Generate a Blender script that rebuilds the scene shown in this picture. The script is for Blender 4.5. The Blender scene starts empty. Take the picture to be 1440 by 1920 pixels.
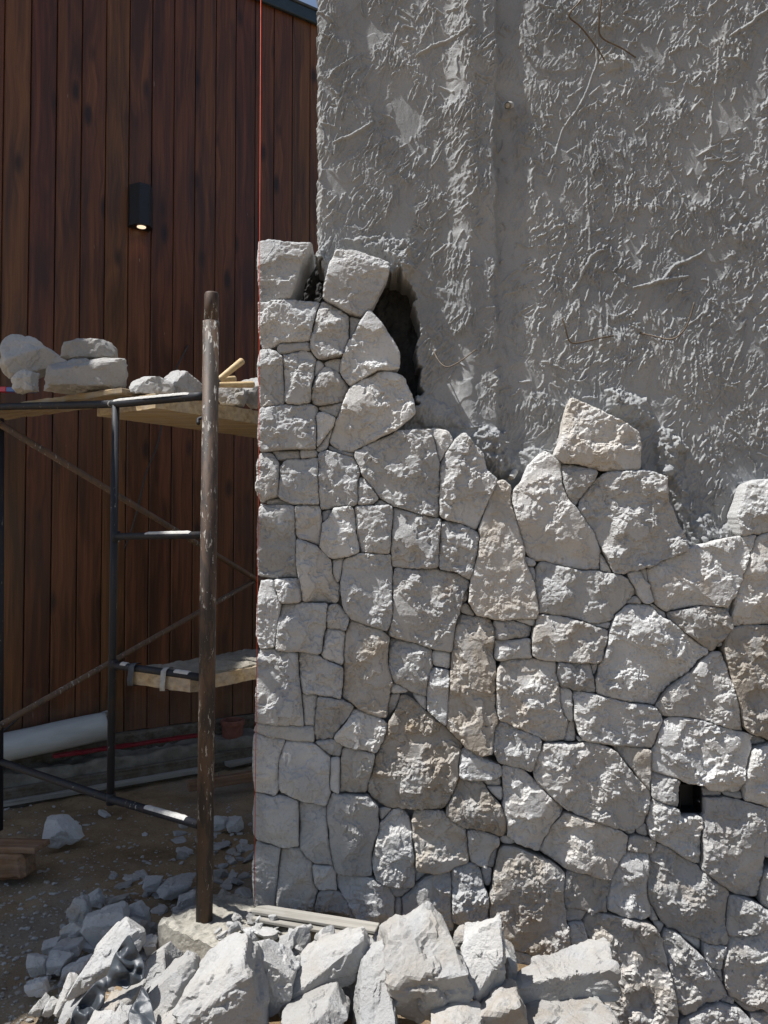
import bpy, bmesh, math, random
import numpy as np
from mathutils import Vector, Matrix

# ------------------------------------------------------------------ camera, sky, sun, exposure
scene = bpy.context.scene
C = scene.collection
EYE = 1.42                      # eye height over the dirt by the scaffold
PITCH = math.radians(1.6)
cam_data = bpy.data.cameras.new('camera')
cam_data.sensor_fit = 'HORIZONTAL'; cam_data.sensor_width = 36.0; cam_data.lens = 36.0
cam_data.clip_start = 0.05; cam_data.clip_end = 500.0
cam = bpy.data.objects.new('camera', cam_data); C.objects.link(cam)
cam.location = (0, 0, EYE); cam.rotation_euler = (math.pi / 2 + PITCH, 0, 0)
scene.camera = cam

SUN = Vector((-0.46, -0.096, 0.885)).normalized()      # towards the sun
world = bpy.data.worlds.new('World'); scene.world = world; world.use_nodes = True
wn = world.node_tree
bg = wn.nodes['Background']
sky = wn.nodes.new('ShaderNodeTexSky'); sky.sky_type = 'NISHITA'; sky.sun_disc = False
sky.sun_elevation = math.asin(SUN.z); sky.sun_rotation = math.atan2(SUN.x, SUN.y)
sky.air_density = 1.0; sky.dust_density = 0.7; sky.ozone_density = 1.0
hz = wn.nodes.new('ShaderNodeHueSaturation'); hz.inputs['Saturation'].default_value = 0.86
wn.links.new(sky.outputs[0], hz.inputs['Color']); wn.links.new(hz.outputs[0], bg.inputs[0]); bg.inputs[1].default_value = 0.074
sun_data = bpy.data.lights.new('sun', 'SUN'); sun_data.energy = 5.0
sun_data.angle = math.radians(0.53); sun_data.color = (1.0, 0.975, 0.94)
sun_ob = bpy.data.objects.new('sun', sun_data); C.objects.link(sun_ob)
sun_ob.rotation_euler = SUN.to_track_quat('Z', 'Y').to_euler()
vs = scene.view_settings
vs.view_transform = 'Standard'; vs.look = 'None'; vs.exposure = 0.6; vs.gamma = 1.0
scene.cycles.max_bounces = 6; scene.cycles.diffuse_bounces = 4

# ------------------------------------------------------------------ pixel <-> place (photo pixels, 1440 wide)
CP, SP = math.cos(PITCH), math.sin(PITCH)
def ray(px, py):
    dx = (px - 720.0) / 1440.0; dz = -(py - 960.0) / 1440.0
    return Vector((dx, CP - SP * dz, SP + CP * dz))
def at(px, py, Y):
    r = ray(px, py); k = Y / r.y
    return Vector((r.x * k, Y, EYE + r.z * k))
def at_np(px, py, Y):
    dx = (px - 720.0) / 1440.0; dz = -(py - 960.0) / 1440.0
    ry = CP - SP * dz; rz = SP + CP * dz; k = Y / ry
    return dx * k, EYE + rz * k
def on_z(px, py, z):
    r = ray(px, py); k = (z - EYE) / r.z
    return Vector((r.x * k, r.y * k, z))
# the wooden wall runs away to the right
WP = Vector((-1.94, 4.30, 0)); WD = Vector((0.83, 0.558, 0)).normalized(); WN = Vector((WD.y, -WD.x, 0))
def on_wood(px, py, off=0.0):
    r = ray(px, py); o = Vector((0, 0, EYE)); p0 = WP + WN * off
    k = (p0 - o).dot(WN) / r.dot(WN)
    return o + r * k
def wood(t, off, z):
    p = WP + WD * t + WN * off
    return Vector((p.x, p.y, z))

# ------------------------------------------------------------------ noise
_rs = np.random.RandomState(7)
_ang = _rs.rand(256) * 2 * np.pi
_G2 = np.stack([np.cos(_ang), np.sin(_ang)], 1)
_g3 = _rs.randn(256, 3); _G3 = _g3 / np.linalg.norm(_g3, axis=1)[:, None]
_P = np.concatenate([_rs.permutation(256)] * 3).astype(np.int64)
def perlin2(x, y, seed=0):
    xi = np.floor(x).astype(np.int64); yi = np.floor(y).astype(np.int64)
    xf = x - xi; yf = y - yi
    u = xf * xf * xf * (xf * (xf * 6 - 15) + 10); v = yf * yf * yf * (yf * (yf * 6 - 15) + 10)
    def g(i, j):
        h = _P[_P[(xi + i + seed * 17) & 255] + ((yi + j + seed * 31) & 255)]
        gr = _G2[h]
        return gr[..., 0] * (xf - i) + gr[..., 1] * (yf - j)
    a = g(0, 0); b = g(1, 0); c = g(0, 1); d = g(1, 1)
    return ((a + u * (b - a)) * (1 - v) + (c + u * (d - c)) * v) * 1.5
def perlin3(p, seed=0):
    i = np.floor(p).astype(np.int64); f = p - i
    w = f * f * f * (f * (f * 6 - 15) + 10)
    out = 0
    for a in (0, 1):
        for b in (0, 1):
            for c in (0, 1):
                h = _P[_P[_P[(i[:, 0] + a + seed * 13) & 255] + ((i[:, 1] + b) & 255)] + ((i[:, 2] + c) & 255)]
                g = _G3[h]
                dt = g[:, 0] * (f[:, 0] - a) + g[:, 1] * (f[:, 1] - b) + g[:, 2] * (f[:, 2] - c)
                out = out + dt * (w[:, 0] if a else 1 - w[:, 0]) * (w[:, 1] if b else 1 - w[:, 1]) * (w[:, 2] if c else 1 - w[:, 2])
    return out * 1.5
def fbm2(x, y, o=4, seed=0, gain=0.5):
    s = 0; a = 1.0
    for k in range(o):
        s = s + a * perlin2(x * 2 ** k, y * 2 ** k, seed + k * 3); a *= gain
    return s
def fbm3(p, o=4, seed=0, gain=0.5):
    s = 0; a = 1.0
    for k in range(o):
        s = s + a * perlin3(p * 2 ** k, seed + k * 3); a *= gain
    return s
def sstep(a, b, x):
    t = np.clip((x - a) / (b - a), 0, 1)
    return t * t * (3 - 2 * t)

# ------------------------------------------------------------------ materials
def NT(name, rough=0.8, spec=0.3):
    m = bpy.data.materials.new(name); m.use_nodes = True
    nt = m.node_tree; b = nt.nodes['Principled BSDF']
    b.inputs['Roughness'].default_value = rough; b.inputs['Specular IOR Level'].default_value = spec
    return m, nt, b
def nd(nt, t, **kw):
    n = nt.nodes.new('ShaderNode' + t)
    for k, v in kw.items():
        if k in n.inputs.keys():
            if isinstance(v, bpy.types.NodeSocket): nt.links.new(v, n.inputs[k])
            else: n.inputs[k].default_value = v
        else: setattr(n, k, v)
    return n
def link(nt, a, b): nt.links.new(a, b)
def mapped(nt, vec, scale=(1, 1, 1), offset=None):
    n = nd(nt, 'Mapping', Scale=scale); link(nt, vec, n.inputs['Vector'])
    if offset is not None: link(nt, offset, n.inputs['Location'])
    return n.outputs[0]
def noise(nt, vec, scale, detail=4, rough=0.55, dist=0.0):
    n = nd(nt, 'TexNoise', Scale=scale, Detail=detail, Roughness=rough, Distortion=dist); link(nt, vec, n.inputs['Vector'])
    return n.outputs['Fac']
def ramp(nt, fac, stops):
    n = nd(nt, 'ValToRGB'); link(nt, fac, n.inputs[0]); e = n.color_ramp.elements
    while len(e) < len(stops): e.new(0.5)
    for k, (p, c) in enumerate(stops):
        e[k].position = p; e[k].color = (c, c, c, 1) if isinstance(c, (int, float)) else (*c, 1)
    return n.outputs[0]
def mix(nt, fac, a, b, mode='MIX'):
    n = nd(nt, 'MixRGB', blend_type=mode)
    for s, v in ((n.inputs[0], fac), (n.inputs[1], a), (n.inputs[2], b)):
        if isinstance(v, bpy.types.NodeSocket): link(nt, v, s)
        elif isinstance(v, (int, float)): s.default_value = v if s is n.inputs[0] else (v, v, v, 1)
        else: s.default_value = (*v, 1)
    return n.outputs[0]
def mth(nt, op, a, b=0.0):
    n = nd(nt, 'Math', operation=op)
    for s, v in ((n.inputs[0], a), (n.inputs[1], b)):
        if isinstance(v, bpy.types.NodeSocket): link(nt, v, s)
        else: s.default_value = v
    return n.outputs[0]
def bump(nt, bs, h, strength, dist):
    n = nd(nt, 'Bump', Strength=strength, Distance=dist); link(nt, h, n.inputs['Height'])
    link(nt, n.outputs[0], bs.inputs['Normal'])
def pos_rand(nt, k=9.0):
    g = nd(nt, 'NewGeometry').outputs['Position']; r = nd(nt, 'ObjectInfo').outputs['Random']
    a = nd(nt, 'VectorMath', operation='ADD'); link(nt, g, a.inputs[0])
    c = nd(nt, 'CombineXYZ'); 
    for i, q in enumerate((k, -k * 0.7, k * 1.3)): link(nt, mth(nt, 'MULTIPLY', r, q), c.inputs[i])
    link(nt, c.outputs[0], a.inputs[1])
    return a.outputs[0], r
def obj_attr(nt, name):
    a = nd(nt, 'Attribute', attribute_type='OBJECT', attribute_name=name)
    return a.outputs['Fac']

def mat_stone(name, gain=1.0, warmth=0.0):
    m, nt, b = NT(name, 0.88, 0.25)
    v, r = pos_rand(nt)
    n1 = noise(nt, v, 4.0, 6, 0.6); n2 = noise(nt, v, 9.0, 5, 0.65, 0.6); n3 = noise(nt, v, 110.0, 3, 0.7)
    base = ramp(nt, n1, [(0.30, (0.325 * gain, 0.332 * gain, 0.342 * gain)), (0.5, (0.424 * gain, 0.428 * gain, 0.428 * gain)), (0.72, (0.51 * gain, 0.512 * gain, 0.505 * gain))])
    warm = mth(nt, 'ADD', obj_attr(nt, 'warm'), warmth)
    wf = mth(nt, 'MULTIPLY', ramp(nt, n2, [(0.34, 0.0), (0.66, 1.0)]), mth(nt, 'ADD', mth(nt, 'MULTIPLY', warm, 1.5), 0.12))
    wf = mth(nt, 'MINIMUM', mth(nt, 'ADD', wf, mth(nt, 'MULTIPLY', warm, 0.22)), 1.0)
    base = mix(nt, wf, base, (0.35 * gain, 0.312 * gain, 0.262 * gain))
    rust = mth(nt, 'MULTIPLY', ramp(nt, noise(nt, v, 2.6, 5, 0.6, 1.2), [(0.63, 0.0), (0.74, 1.0)]), 0.5)
    base = mix(nt, rust, base, (0.38 * gain, 0.28 * gain, 0.17 * gain))
    base = mix(nt, ramp(nt, n3, [(0.30, 0.4), (0.44, 0.0)]), base, (0.2, 0.2, 0.2))
    base = mix(nt, ramp(nt, n3, [(0.60, 0.0), (0.78, 0.4)]), base, (0.62, 0.61, 0.59))
    hv = nd(nt, 'HueSaturation'); link(nt, base, hv.inputs['Color'])
    link(nt, mth(nt, 'ADD', mth(nt, 'MULTIPLY', r, 0.36), 0.80), hv.inputs['Value'])
    link(nt, hv.outputs[0], b.inputs['Base Color'])
    hgt = mth(nt, 'ADD', mth(nt, 'MULTIPLY', noise(nt, v, 75.0, 7, 0.7), 1.0), mth(nt, 'MULTIPLY', noise(nt, v, 240.0, 4, 0.75), 0.6))
    bump(nt, b, hgt, 0.8, 0.007)
    return m
M = {}
M['stone'] = mat_stone('quarry_stone', 1.14)
M['rubble'] = mat_stone('broken_stone', 0.95, 0.10)

def mat_plaster():
    m, nt, b = NT('cement_render', 0.9, 0.2)
    v = nd(nt, 'NewGeometry').outputs['Position']
    n1 = noise(nt, v, 2.2, 6, 0.6); n2 = noise(nt, mapped(nt, v, (9, 9, 3)), 1.0, 5, 0.65)
    c = ramp(nt, n1, [(0.3, (0.215, 0.222, 0.228)), (0.55, (0.295, 0.30, 0.302)), (0.75, (0.36, 0.362, 0.356))])
    c = mix(nt, ramp(nt, n2, [(0.5, 0.0), (0.75, 0.35)]), c, (0.29, 0.277, 0.245))
    c = mix(nt, ramp(nt, noise(nt, v, 160, 3, 0.7), [(0.3, 0.35), (0.45, 0.0)]), c, (0.15, 0.15, 0.145))
    link(nt, c, b.inputs['Base Color'])
    bump(nt, b, noise(nt, v, 190, 5, 0.75), 0.45, 0.004)
    return m
M['plaster'] = mat_plaster()
M['wet_mortar_shade'] = None

def mat_concrete(name, c0, c1, sc=6.0):
    m, nt, b = NT(name, 0.92, 0.2)
    v = nd(nt, 'NewGeometry').outputs['Position']
    c = ramp(nt, noise(nt, v, sc, 7, 0.65), [(0.3, c0), (0.7, c1)])
    c = mix(nt, ramp(nt, noise(nt, v, 140, 3, 0.7), [(0.3, 0.4), (0.45, 0.0)]), c, tuple(x * 0.5 for x in c0))
    link(nt, c, b.inputs['Base Color']); bump(nt, b, noise(nt, v, 60, 7, 0.75), 0.6, 0.008)
    return m
M['concrete'] = mat_concrete('old_concrete', (0.26, 0.245, 0.21), (0.42, 0.40, 0.35))
M['wet_mortar_shade'] = mat_concrete('wet_mortar_painted_shade', (0.035, 0.036, 0.037), (0.085, 0.085, 0.082), 14)  # wet mortar tone, darkened to carry the shade of the hollows
M['plinth'] = mat_concrete('plinth_concrete', (0.13, 0.12, 0.10), (0.27, 0.25, 0.21), 9)

def mat_boards():
    m, nt, b = NT('stained_cladding', 0.36, 0.42)
    tc = nd(nt, 'TexCoord').outputs['Object']; r = nd(nt, 'ObjectInfo').outputs['Random']
    cx = nd(nt, 'CombineXYZ'); 
    for i, q in enumerate((3.1, 0.0, 17.0)): link(nt, mth(nt, 'MULTIPLY', r, q), cx.inputs[i])
    a = nd(nt, 'VectorMath', operation='ADD'); link(nt, tc, a.inputs[0]); link(nt, cx.outputs[0], a.inputs[1]); v = a.outputs[0]
    # knots
    vo = nd(nt, 'TexVoronoi', feature='F1', Scale=1.0); link(nt, mapped(nt, v, (7.0, 0.0, 2.6)), vo.inputs['Vector'])
    knot = ramp(nt, vo.outputs['Distance'], [(0.08, 1.0), (0.22, 0.0)])
    sel = ramp(nt, nd(nt, 'SeparateColor', Color=vo.outputs['Color']).outputs[0], [(0.25, 0.0), (0.3, 1.0)])
    knot = mth(nt, 'MULTIPLY', knot, sel)
    warp = mth(nt, 'MULTIPLY', ramp(nt, vo.outputs['Distance'], [(0.0, 1.0), (0.5, 0.0)]), 0.03)
    cw = nd(nt, 'CombineXYZ'); link(nt, warp, cw.inputs[0])
    aw = nd(nt, 'VectorMath', operation='ADD'); link(nt, v, aw.inputs[0]); link(nt, cw.outputs[0], aw.inputs[1])
    g1 = noise(nt, mapped(nt, aw.outputs[0], (70, 20, 1.6)), 1.0, 5, 0.6)
    g2 = noise(nt, mapped(nt, v, (9, 5, 0.9)), 1.0, 4, 0.6, 0.8)
    c = ramp(nt, g1, [(0.28, (0.060, 0.0195, 0.0085)), (0.55, (0.128, 0.044, 0.0185)), (0.75, (0.168, 0.063, 0.027))])
    c = mix(nt, ramp(nt, g2, [(0.36, 0.8), (0.57, 0.0)]), c, (0.034, 0.0135, 0.0080))
    c = mix(nt, mth(nt, 'MULTIPLY', knot, 0.85), c, (0.012, 0.006, 0.004))
    hv = nd(nt, 'HueSaturation'); link(nt, c, hv.inputs['Color'])
    link(nt, mth(nt, 'ADD', mth(nt, 'MULTIPLY', r, 0.26), 0.87), hv.inputs['Value'])
    link(nt, mth(nt, 'ADD', mth(nt, 'MULTIPLY', r, 0.02), 0.496), hv.inputs['Hue'])
    c = hv.outputs[0]
    # pale scratches and mortar flecks
    sc = noise(nt, mapped(nt, nd(nt, 'NewGeometry').outputs['Position'], (60, 60, 9)), 1.0, 2, 0.5)
    c = mix(nt, ramp(nt, sc, [(0.775, 0.0), (0.80, 0.45)]), c, (0.30, 0.26, 0.22))
    # dust and splashes near the foot of the wall
    z = nd(nt, 'SeparateXYZ', Vector=nd(nt, 'NewGeometry').outputs['Position']).outputs[2]
    low = ramp(nt, mth(nt, 'ADD', z, mth(nt, 'MULTIPLY', noise(nt, v, 14, 5), -0.5)), [(0.0, 0.30), (0.28, 0.0)])
    c = mix(nt, low, c, (0.16, 0.13, 0.10))
    link(nt, c, b.inputs['Base Color'])
    link(nt, ramp(nt, g2, [(0.3, 0.30), (0.7, 0.48)]), b.inputs['Roughness'])
    bump(nt, b, g1, 0.25, 0.003)
    return m
M['boards'] = mat_boards()

def mat_wood(name, dark, mid, light, axis=0, rough=0.75, dirt=0.0):
    m, nt, b = NT(name, rough, 0.25)
    tc = nd(nt, 'TexCoord').outputs['Object']; r = nd(nt, 'ObjectInfo').outputs['Random']
    s = [60, 60, 60]; s[axis] = 2.0
    c = ramp(nt, noise(nt, mapped(nt, tc, s), 1.0, 5, 0.6, 0.3), [(0.28, dark), (0.52, mid), (0.75, light)])
    if dirt:
        v = nd(nt, 'NewGeometry').outputs['Position']
        c = mix(nt, mth(nt, 'MULTIPLY', ramp(nt, noise(nt, v, 16, 6, 0.7), [(0.42, 0.0), (0.6, 1.0)]), dirt), c, (0.33, 0.32, 0.30))
    link(nt, c, b.inputs['Base Color']); bump(nt, b, noise(nt, mapped(nt, tc, s), 1.0, 5, 0.6), 0.4, 0.004)
    return m
M['pine'] = mat_wood('raw_pine', (0.22, 0.15, 0.08), (0.40, 0.30, 0.17), (0.52, 0.42, 0.26), 0, 0.75, 0.35)
M['grey_wood'] = mat_wood('weathered_timber', (0.15, 0.14, 0.12), (0.27, 0.255, 0.225), (0.38, 0.36, 0.32), 0, 0.85, 0.3)
M['formwork'] = mat_wood('dirty_formwork', (0.055, 0.043, 0.03), (0.10, 0.08, 0.058), (0.15, 0.125, 0.09), 0, 0.9, 0.2)
M['old_plank'] = mat_wood('mortar_stained_plank', (0.19, 0.13, 0.075), (0.34, 0.25, 0.14), (0.46, 0.36, 0.22), 0, 0.85, 0.5)
M['brown_wood'] = mat_wood('brown_offcut', (0.11, 0.055, 0.028), (0.21, 0.115, 0.06), (0.30, 0.18, 0.10), 0, 0.8, 0.15)
M['handle'] = mat_wood('tool_handle_wood', (0.38, 0.27, 0.14), (0.55, 0.41, 0.23), (0.64, 0.50, 0.31), 0, 0.55)

def mat_steel(name, paint, rust, splash_amt, rust_amt, metal=0.0):
    m, nt, b = NT(name, 0.5, 0.5)
    g = nd(nt, 'NewGeometry'); v = g.outputs['Position']
    c = mix(nt, ramp(nt, noise(nt, mapped(nt, v, (30, 30, 7)), 1.0, 6, 0.7), [(0.5 - rust_amt, 0.0), (0.62 - rust_amt, 1.0)]), paint, rust)
    sp = noise(nt, mapped(nt, v, (85, 85, 24)), 1.0, 6, 0.68, 0.4); big = noise(nt, v, 3.5, 2)
    s = mth(nt, 'ADD', sp, mth(nt, 'MULTIPLY', mth(nt, 'SUBTRACT', big, 0.5), 0.35))
    f = ramp(nt, s, [(0.66 - splash_amt, 0.0), (0.69 - splash_amt, 0.9)])
    c = mix(nt, f, c, (0.36, 0.34, 0.31))
    link(nt, c, b.inputs['Base Color'])
    link(nt, ramp(nt, f, [(0.0, 0.62), (0.9, 0.95)]), b.inputs['Roughness']); b.inputs['Specular IOR Level'].default_value = 0.3
    bump(nt, b, mth(nt, 'ADD', mth(nt, 'MULTIPLY', f, 1.0), mth(nt, 'MULTIPLY', noise(nt, v, 130, 4), 0.25)), 0.5, 0.003)
    return m
M['post'] = mat_steel('scaffold_brown_paint', (0.034, 0.026, 0.022), (0.082, 0.052, 0.035), 0.06, 0.06)
M['tube'] = mat_steel('scaffold_black_paint', (0.014, 0.016, 0.022), (0.030, 0.022, 0.018), -0.01, -0.04)
M['brace'] = mat_steel('scaffold_rusty_brace', (0.085, 0.066, 0.052), (0.125, 0.082, 0.056), 0.05, 0.1)
def mat_dust():
    m, nt, b = NT('dried_mortar_dust', 0.95, 0.1)
    v = nd(nt, 'NewGeometry').outputs['Position']
    link(nt, ramp(nt, noise(nt, v, 60, 5, 0.7), [(0.3, (0.36, 0.35, 0.33)), (0.7, (0.52, 0.51, 0.49))]), b.inputs['Base Color'])
    bump(nt, b, noise(nt, v, 150, 5, 0.7), 0.6, 0.004)
    return m
M['dust'] = mat_dust()

def mat_ground():
    m, nt, b = NT('building_site_dirt', 0.95, 0.15)
    v = nd(nt, 'NewGeometry').outputs['Position']
    c = ramp(nt, noise(nt, v, 2.4, 7, 0.65), [(0.3, (0.15, 0.10, 0.056)), (0.5, (0.28, 0.195, 0.11)), (0.72, (0.39, 0.29, 0.175))])
    c = mix(nt, ramp(nt, noise(nt, v, 1.3, 5, 0.6), [(0.46, 0.0), (0.62, 0.65)]), c, (0.25, 0.225, 0.19))
    c = mix(nt, ramp(nt, noise(nt, v, 70, 4, 0.75), [(0.58, 0.0), (0.70, 0.8)]), c, (0.30, 0.28, 0.25))
    c = mix(nt, ramp(nt, noise(nt, v, 95, 4, 0.7), [(0.30, 0.7), (0.42, 0.0)]), c, (0.05, 0.038, 0.026))
    link(nt, c, b.inputs['Base Color']); bump(nt, b, noise(nt, v, 45, 8, 0.8), 0.9, 0.012)
    return m
M['ground'] = mat_ground()
def plain(name, col, rough=0.6, spec=0.4, var=0.25, sc=30, bmp=0.0, metal=0.0):
    m, nt, b = NT(name, rough, spec)
    v = nd(nt, 'NewGeometry').outputs['Position']
    link(nt, ramp(nt, noise(nt, v, sc, 5, 0.65), [(0.3, tuple(x * (1 - var) for x in col)), (0.7, tuple(min(1, x * (1 + var)) for x in col))]), b.inputs['Base Color'])
    b.inputs['Metallic'].default_value = metal
    if bmp: bump(nt, b, noise(nt, v, sc * 3, 5, 0.7), bmp, 0.004)
    return m
M['black_lamp'] = plain('lamp_black_paint', (0.008, 0.009, 0.012), 0.45, 0.5)
M['fascia'] = plain('fascia_dark_sheet', (0.018, 0.035, 0.05), 0.45, 0.5)
M['roof'] = plain('roof_sheet', (0.05, 0.06, 0.07), 0.6)
M['red_string'] = plain('orange_red_line', (0.50, 0.06, 0.025), 0.7, 0.2)
M['red_strip'] = plain('red_plastic_strip', (0.16, 0.008, 0.014), 0.55, 0.4, 0.4)
M['clay'] = plain('brick_red_plastic', (0.19, 0.075, 0.055), 0.6, 0.3, 0.3, 25)
M['black_plastic'] = plain('black_sheet_plastic', (0.040, 0.047, 0.056), 0.44, 0.45, 0.4, 16, 0.3)
M['box_black'] = plain('black_box_plastic', (0.008, 0.008, 0.009), 0.5)
M['wire'] = plain('rusty_tie_wire', (0.11, 0.08, 0.052), 0.6, 0.4, 0.4, 60)
M['cable'] = plain('grey_black_cable', (0.035, 0.032, 0.032), 0.55, 0.4, 0.4)
M['steel'] = plain('bare_steel', (0.35, 0.33, 0.30), 0.4, 0.5, 0.3, 60, 0.2, 0.7)
M['hammer'] = plain('dark_forged_steel', (0.06, 0.055, 0.05), 0.5, 0.5, 0.3, 60, 0.2, 0.6)
M['tape'] = plain('dirty_tape', (0.30, 0.30, 0.29), 0.7, 0.3, 0.3, 40, 0.3)
M['dark_tape'] = plain('dark_rubber_band', (0.05, 0.055, 0.065), 0.7, 0.3, 0.3, 40, 0.3)
M['packet_red'] = plain('packet_red_print', (0.40, 0.012, 0.04), 0.4, 0.4, 0.1)
M['packet_blue'] = plain('packet_blue_print', (0.05, 0.10, 0.30), 0.4, 0.4, 0.1)
M['pipe_grey'] = plain('pale_stub', (0.42, 0.41, 0.39), 0.8, 0.3, 0.3, 60, 0.3)
def mat_sheet():
    m, nt, b = NT('milky_plastic_sheet', 0.38, 0.5)
    tc = nd(nt, 'NewGeometry').outputs['Position']
    link(nt, ramp(nt, noise(nt, mapped(nt, tc, (3, 3, 14)), 1.0, 5), [(0.3, (0.34, 0.36, 0.35)), (0.7, (0.50, 0.52, 0.51))]), b.inputs['Base Color'])
    b.inputs['Subsurface Weight'].default_value = 0.15; b.inputs['Subsurface Radius'].default_value = (0.02, 0.02, 0.02)
    bump(nt, b, noise(nt, mapped(nt, tc, (4, 4, 30)), 1.0, 4), 0.35, 0.01)
    return m
M['sheet'] = mat_sheet()
def mat_emit(name, col, st):
    m = bpy.data.materials.new(name); m.use_nodes = True; nt = m.node_tree; b = nt.nodes['Principled BSDF']
    b.inputs['Base Color'].default_value = (*col, 1); b.inputs['Emission Color'].default_value = (*col, 1); b.inputs['Emission Strength'].default_value = st
    return m
M['bulb'] = mat_emit('lamp_glow', (1.0, 0.80, 0.58), 0.7)

# ------------------------------------------------------------------ object helpers
def tag(o, label=None, cat=None, group=None, kind=None):
    if label: o['label'] = label
    if cat: o['category'] = cat
    if group: o['group'] = group
    if kind: o['kind'] = kind
    return o
def empty(name, loc, label=None, cat=None, group=None, kind=None):
    o = bpy.data.objects.new(name, None); o.location = loc; o.empty_display_size = 0.1; C.objects.link(o)
    return tag(o, label, cat, group, kind)
def put(name, me, m, parent=None, loc=None):
    o = bpy.data.objects.new(name, me); C.objects.link(o)
    if m is not None and not me.materials: me.materials.append(M[m] if isinstance(m, str) else m)
    if loc is not None: o.location = loc
    if parent is not None:
        o.parent = parent
        if loc is not None: o.location = Vector(loc) - Vector(parent.location)
        else: o.location = -Vector(parent.location)
    return o
def mesh(name, V, F, smooth=True):
    me = bpy.data.meshes.new(name)
    me.from_pydata([tuple(v) for v in V], [], [tuple(int(i) for i in f) for f in F])
    if smooth: me.polygons.foreach_set('use_smooth', [True] * len(me.polygons))
    me.update(); return me
def fast_mesh(name, V, Q, smooth=True):
    """V (n,3) array, Q (m,4) quads array"""
    me = bpy.data.meshes.new(name); V = np.asarray(V, np.float32); Q = np.asarray(Q, np.int32)
    me.vertices.add(len(V)); me.vertices.foreach_set('co', V.ravel())
    k = Q.shape[1]
    me.loops.add(Q.size); me.loops.foreach_set('vertex_index', Q.ravel())
    me.polygons.add(len(Q)); me.polygons.foreach_set('loop_start', np.arange(0, Q.size, k, dtype=np.int32))
    me.polygons.foreach_set('loop_total', np.full(len(Q), k, np.int32))
    me.polygons.foreach_set('use_smooth', np.full(len(Q), bool(smooth)))
    me.update(calc_edges=True); me.validate(); return me
def box_mesh(name, size, bevel=0.003, wobble=0.0, cuts=0, seed=0, seg=1):
    bm = bmesh.new(); bmesh.ops.create_cube(bm, size=1.0)
    bmesh.ops.scale(bm, vec=size, verts=bm.verts)
    if cuts:
        ax = max(range(3), key=lambda i: size[i])
        es = [e for e in bm.edges if abs((e.verts[0].co - e.verts[1].co)[ax]) > size[ax] * 0.9]
        bmesh.ops.subdivide_edges(bm, edges=es, cuts=cuts, use_grid_fill=True)
    if bevel:
        es = [e for e in bm.edges if e.is_manifold and e.calc_face_angle(0) > 0.5]
        bmesh.ops.bevel(bm, geom=es, offset=bevel, segments=seg, affect='EDGES')
    if wobble:
        rr = random.Random(seed)
        for v in bm.verts:
            v.co += Vector((rr.uniform(-1, 1), rr.uniform(-1, 1), rr.uniform(-1, 1))) * wobble
    me = bpy.data.meshes.new(name); bm.to_mesh(me); bm.free(); return me
def place_box(name, parent, m, p0, p1, width, thick, up=Vector((0, 0, 1)), bevel=0.003, wobble=0.0, cuts=0, seed=0):
    """a bar from p0 to p1 (centre line), width across, thick along up"""
    p0 = Vector(p0); p1 = Vector(p1); d = p1 - p0; L = d.length; x = d.normalized()
    y = up.cross(x).normalized(); z = x.cross(y)
    me = box_mesh(name, (L, width, thick), bevel, wobble, cuts, seed)
    o = bpy.data.objects.new(name, me); C.objects.link(o); me.materials.append(M[m])
    R = Matrix((x, y, z)).transposed().to_4x4(); R.translation = (p0 + p1) / 2
    if parent is not None:
        o.parent = parent; R.translation = R.translation - Vector(parent.location)
    o.matrix_basis = R
    return o
def tube_geo(pts, r, n=12, cap=True):
    pts = [Vector(p) for p in pts]; V = []; F = []
    rs = r if isinstance(r, (list, tuple)) else [r] * len(pts)
    t0 = (pts[1] - pts[0]).normalized(); nrm = t0.orthogonal().normalized()
    for i, p in enumerate(pts):
        t = (pts[min(i + 1, len(pts) - 1)] - pts[max(i - 1, 0)]).normalized()
        nrm = (nrm - t * nrm.dot(t)).normalized(); bi = t.cross(nrm)
        for k in range(n):
            a = 2 * math.pi * k / n
            V.append(p + (nrm * math.cos(a) + bi * math.sin(a)) * rs[i])
        if i:
            for k in range(n):
                F.append(((i - 1) * n + k, (i - 1) * n + (k + 1) % n, i * n + (k + 1) % n, i * n + k))
    if cap:
        F.append(tuple(range(n - 1, -1, -1))); F.append(tuple(range((len(pts) - 1) * n, len(pts) * n)))
    return V, F
def tube(name, parent, m, pts, r, n=12):
    V, F = tube_geo(pts, r, n); o = put(name, mesh(name, V, F), m, parent)
    return o
def smooth_pts(pts, k=6):
    pts = [Vector(p) for p in pts]; out = []
    for i in range(len(pts) - 1):
        p0 = pts[max(i - 1, 0)]; p1 = pts[i]; p2 = pts[i + 1]; p3 = pts[min(i + 2, len(pts) - 1)]
        for j in range(k):
            t = j / k
            out.append(0.5 * ((2 * p1) + (p2 - p0) * t + (2 * p0 - 5 * p1 + 4 * p2 - p3) * t * t + (3 * p1 - p0 - 3 * p2 + p3) * t ** 3))
    out.append(pts[-1]); return out

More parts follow.
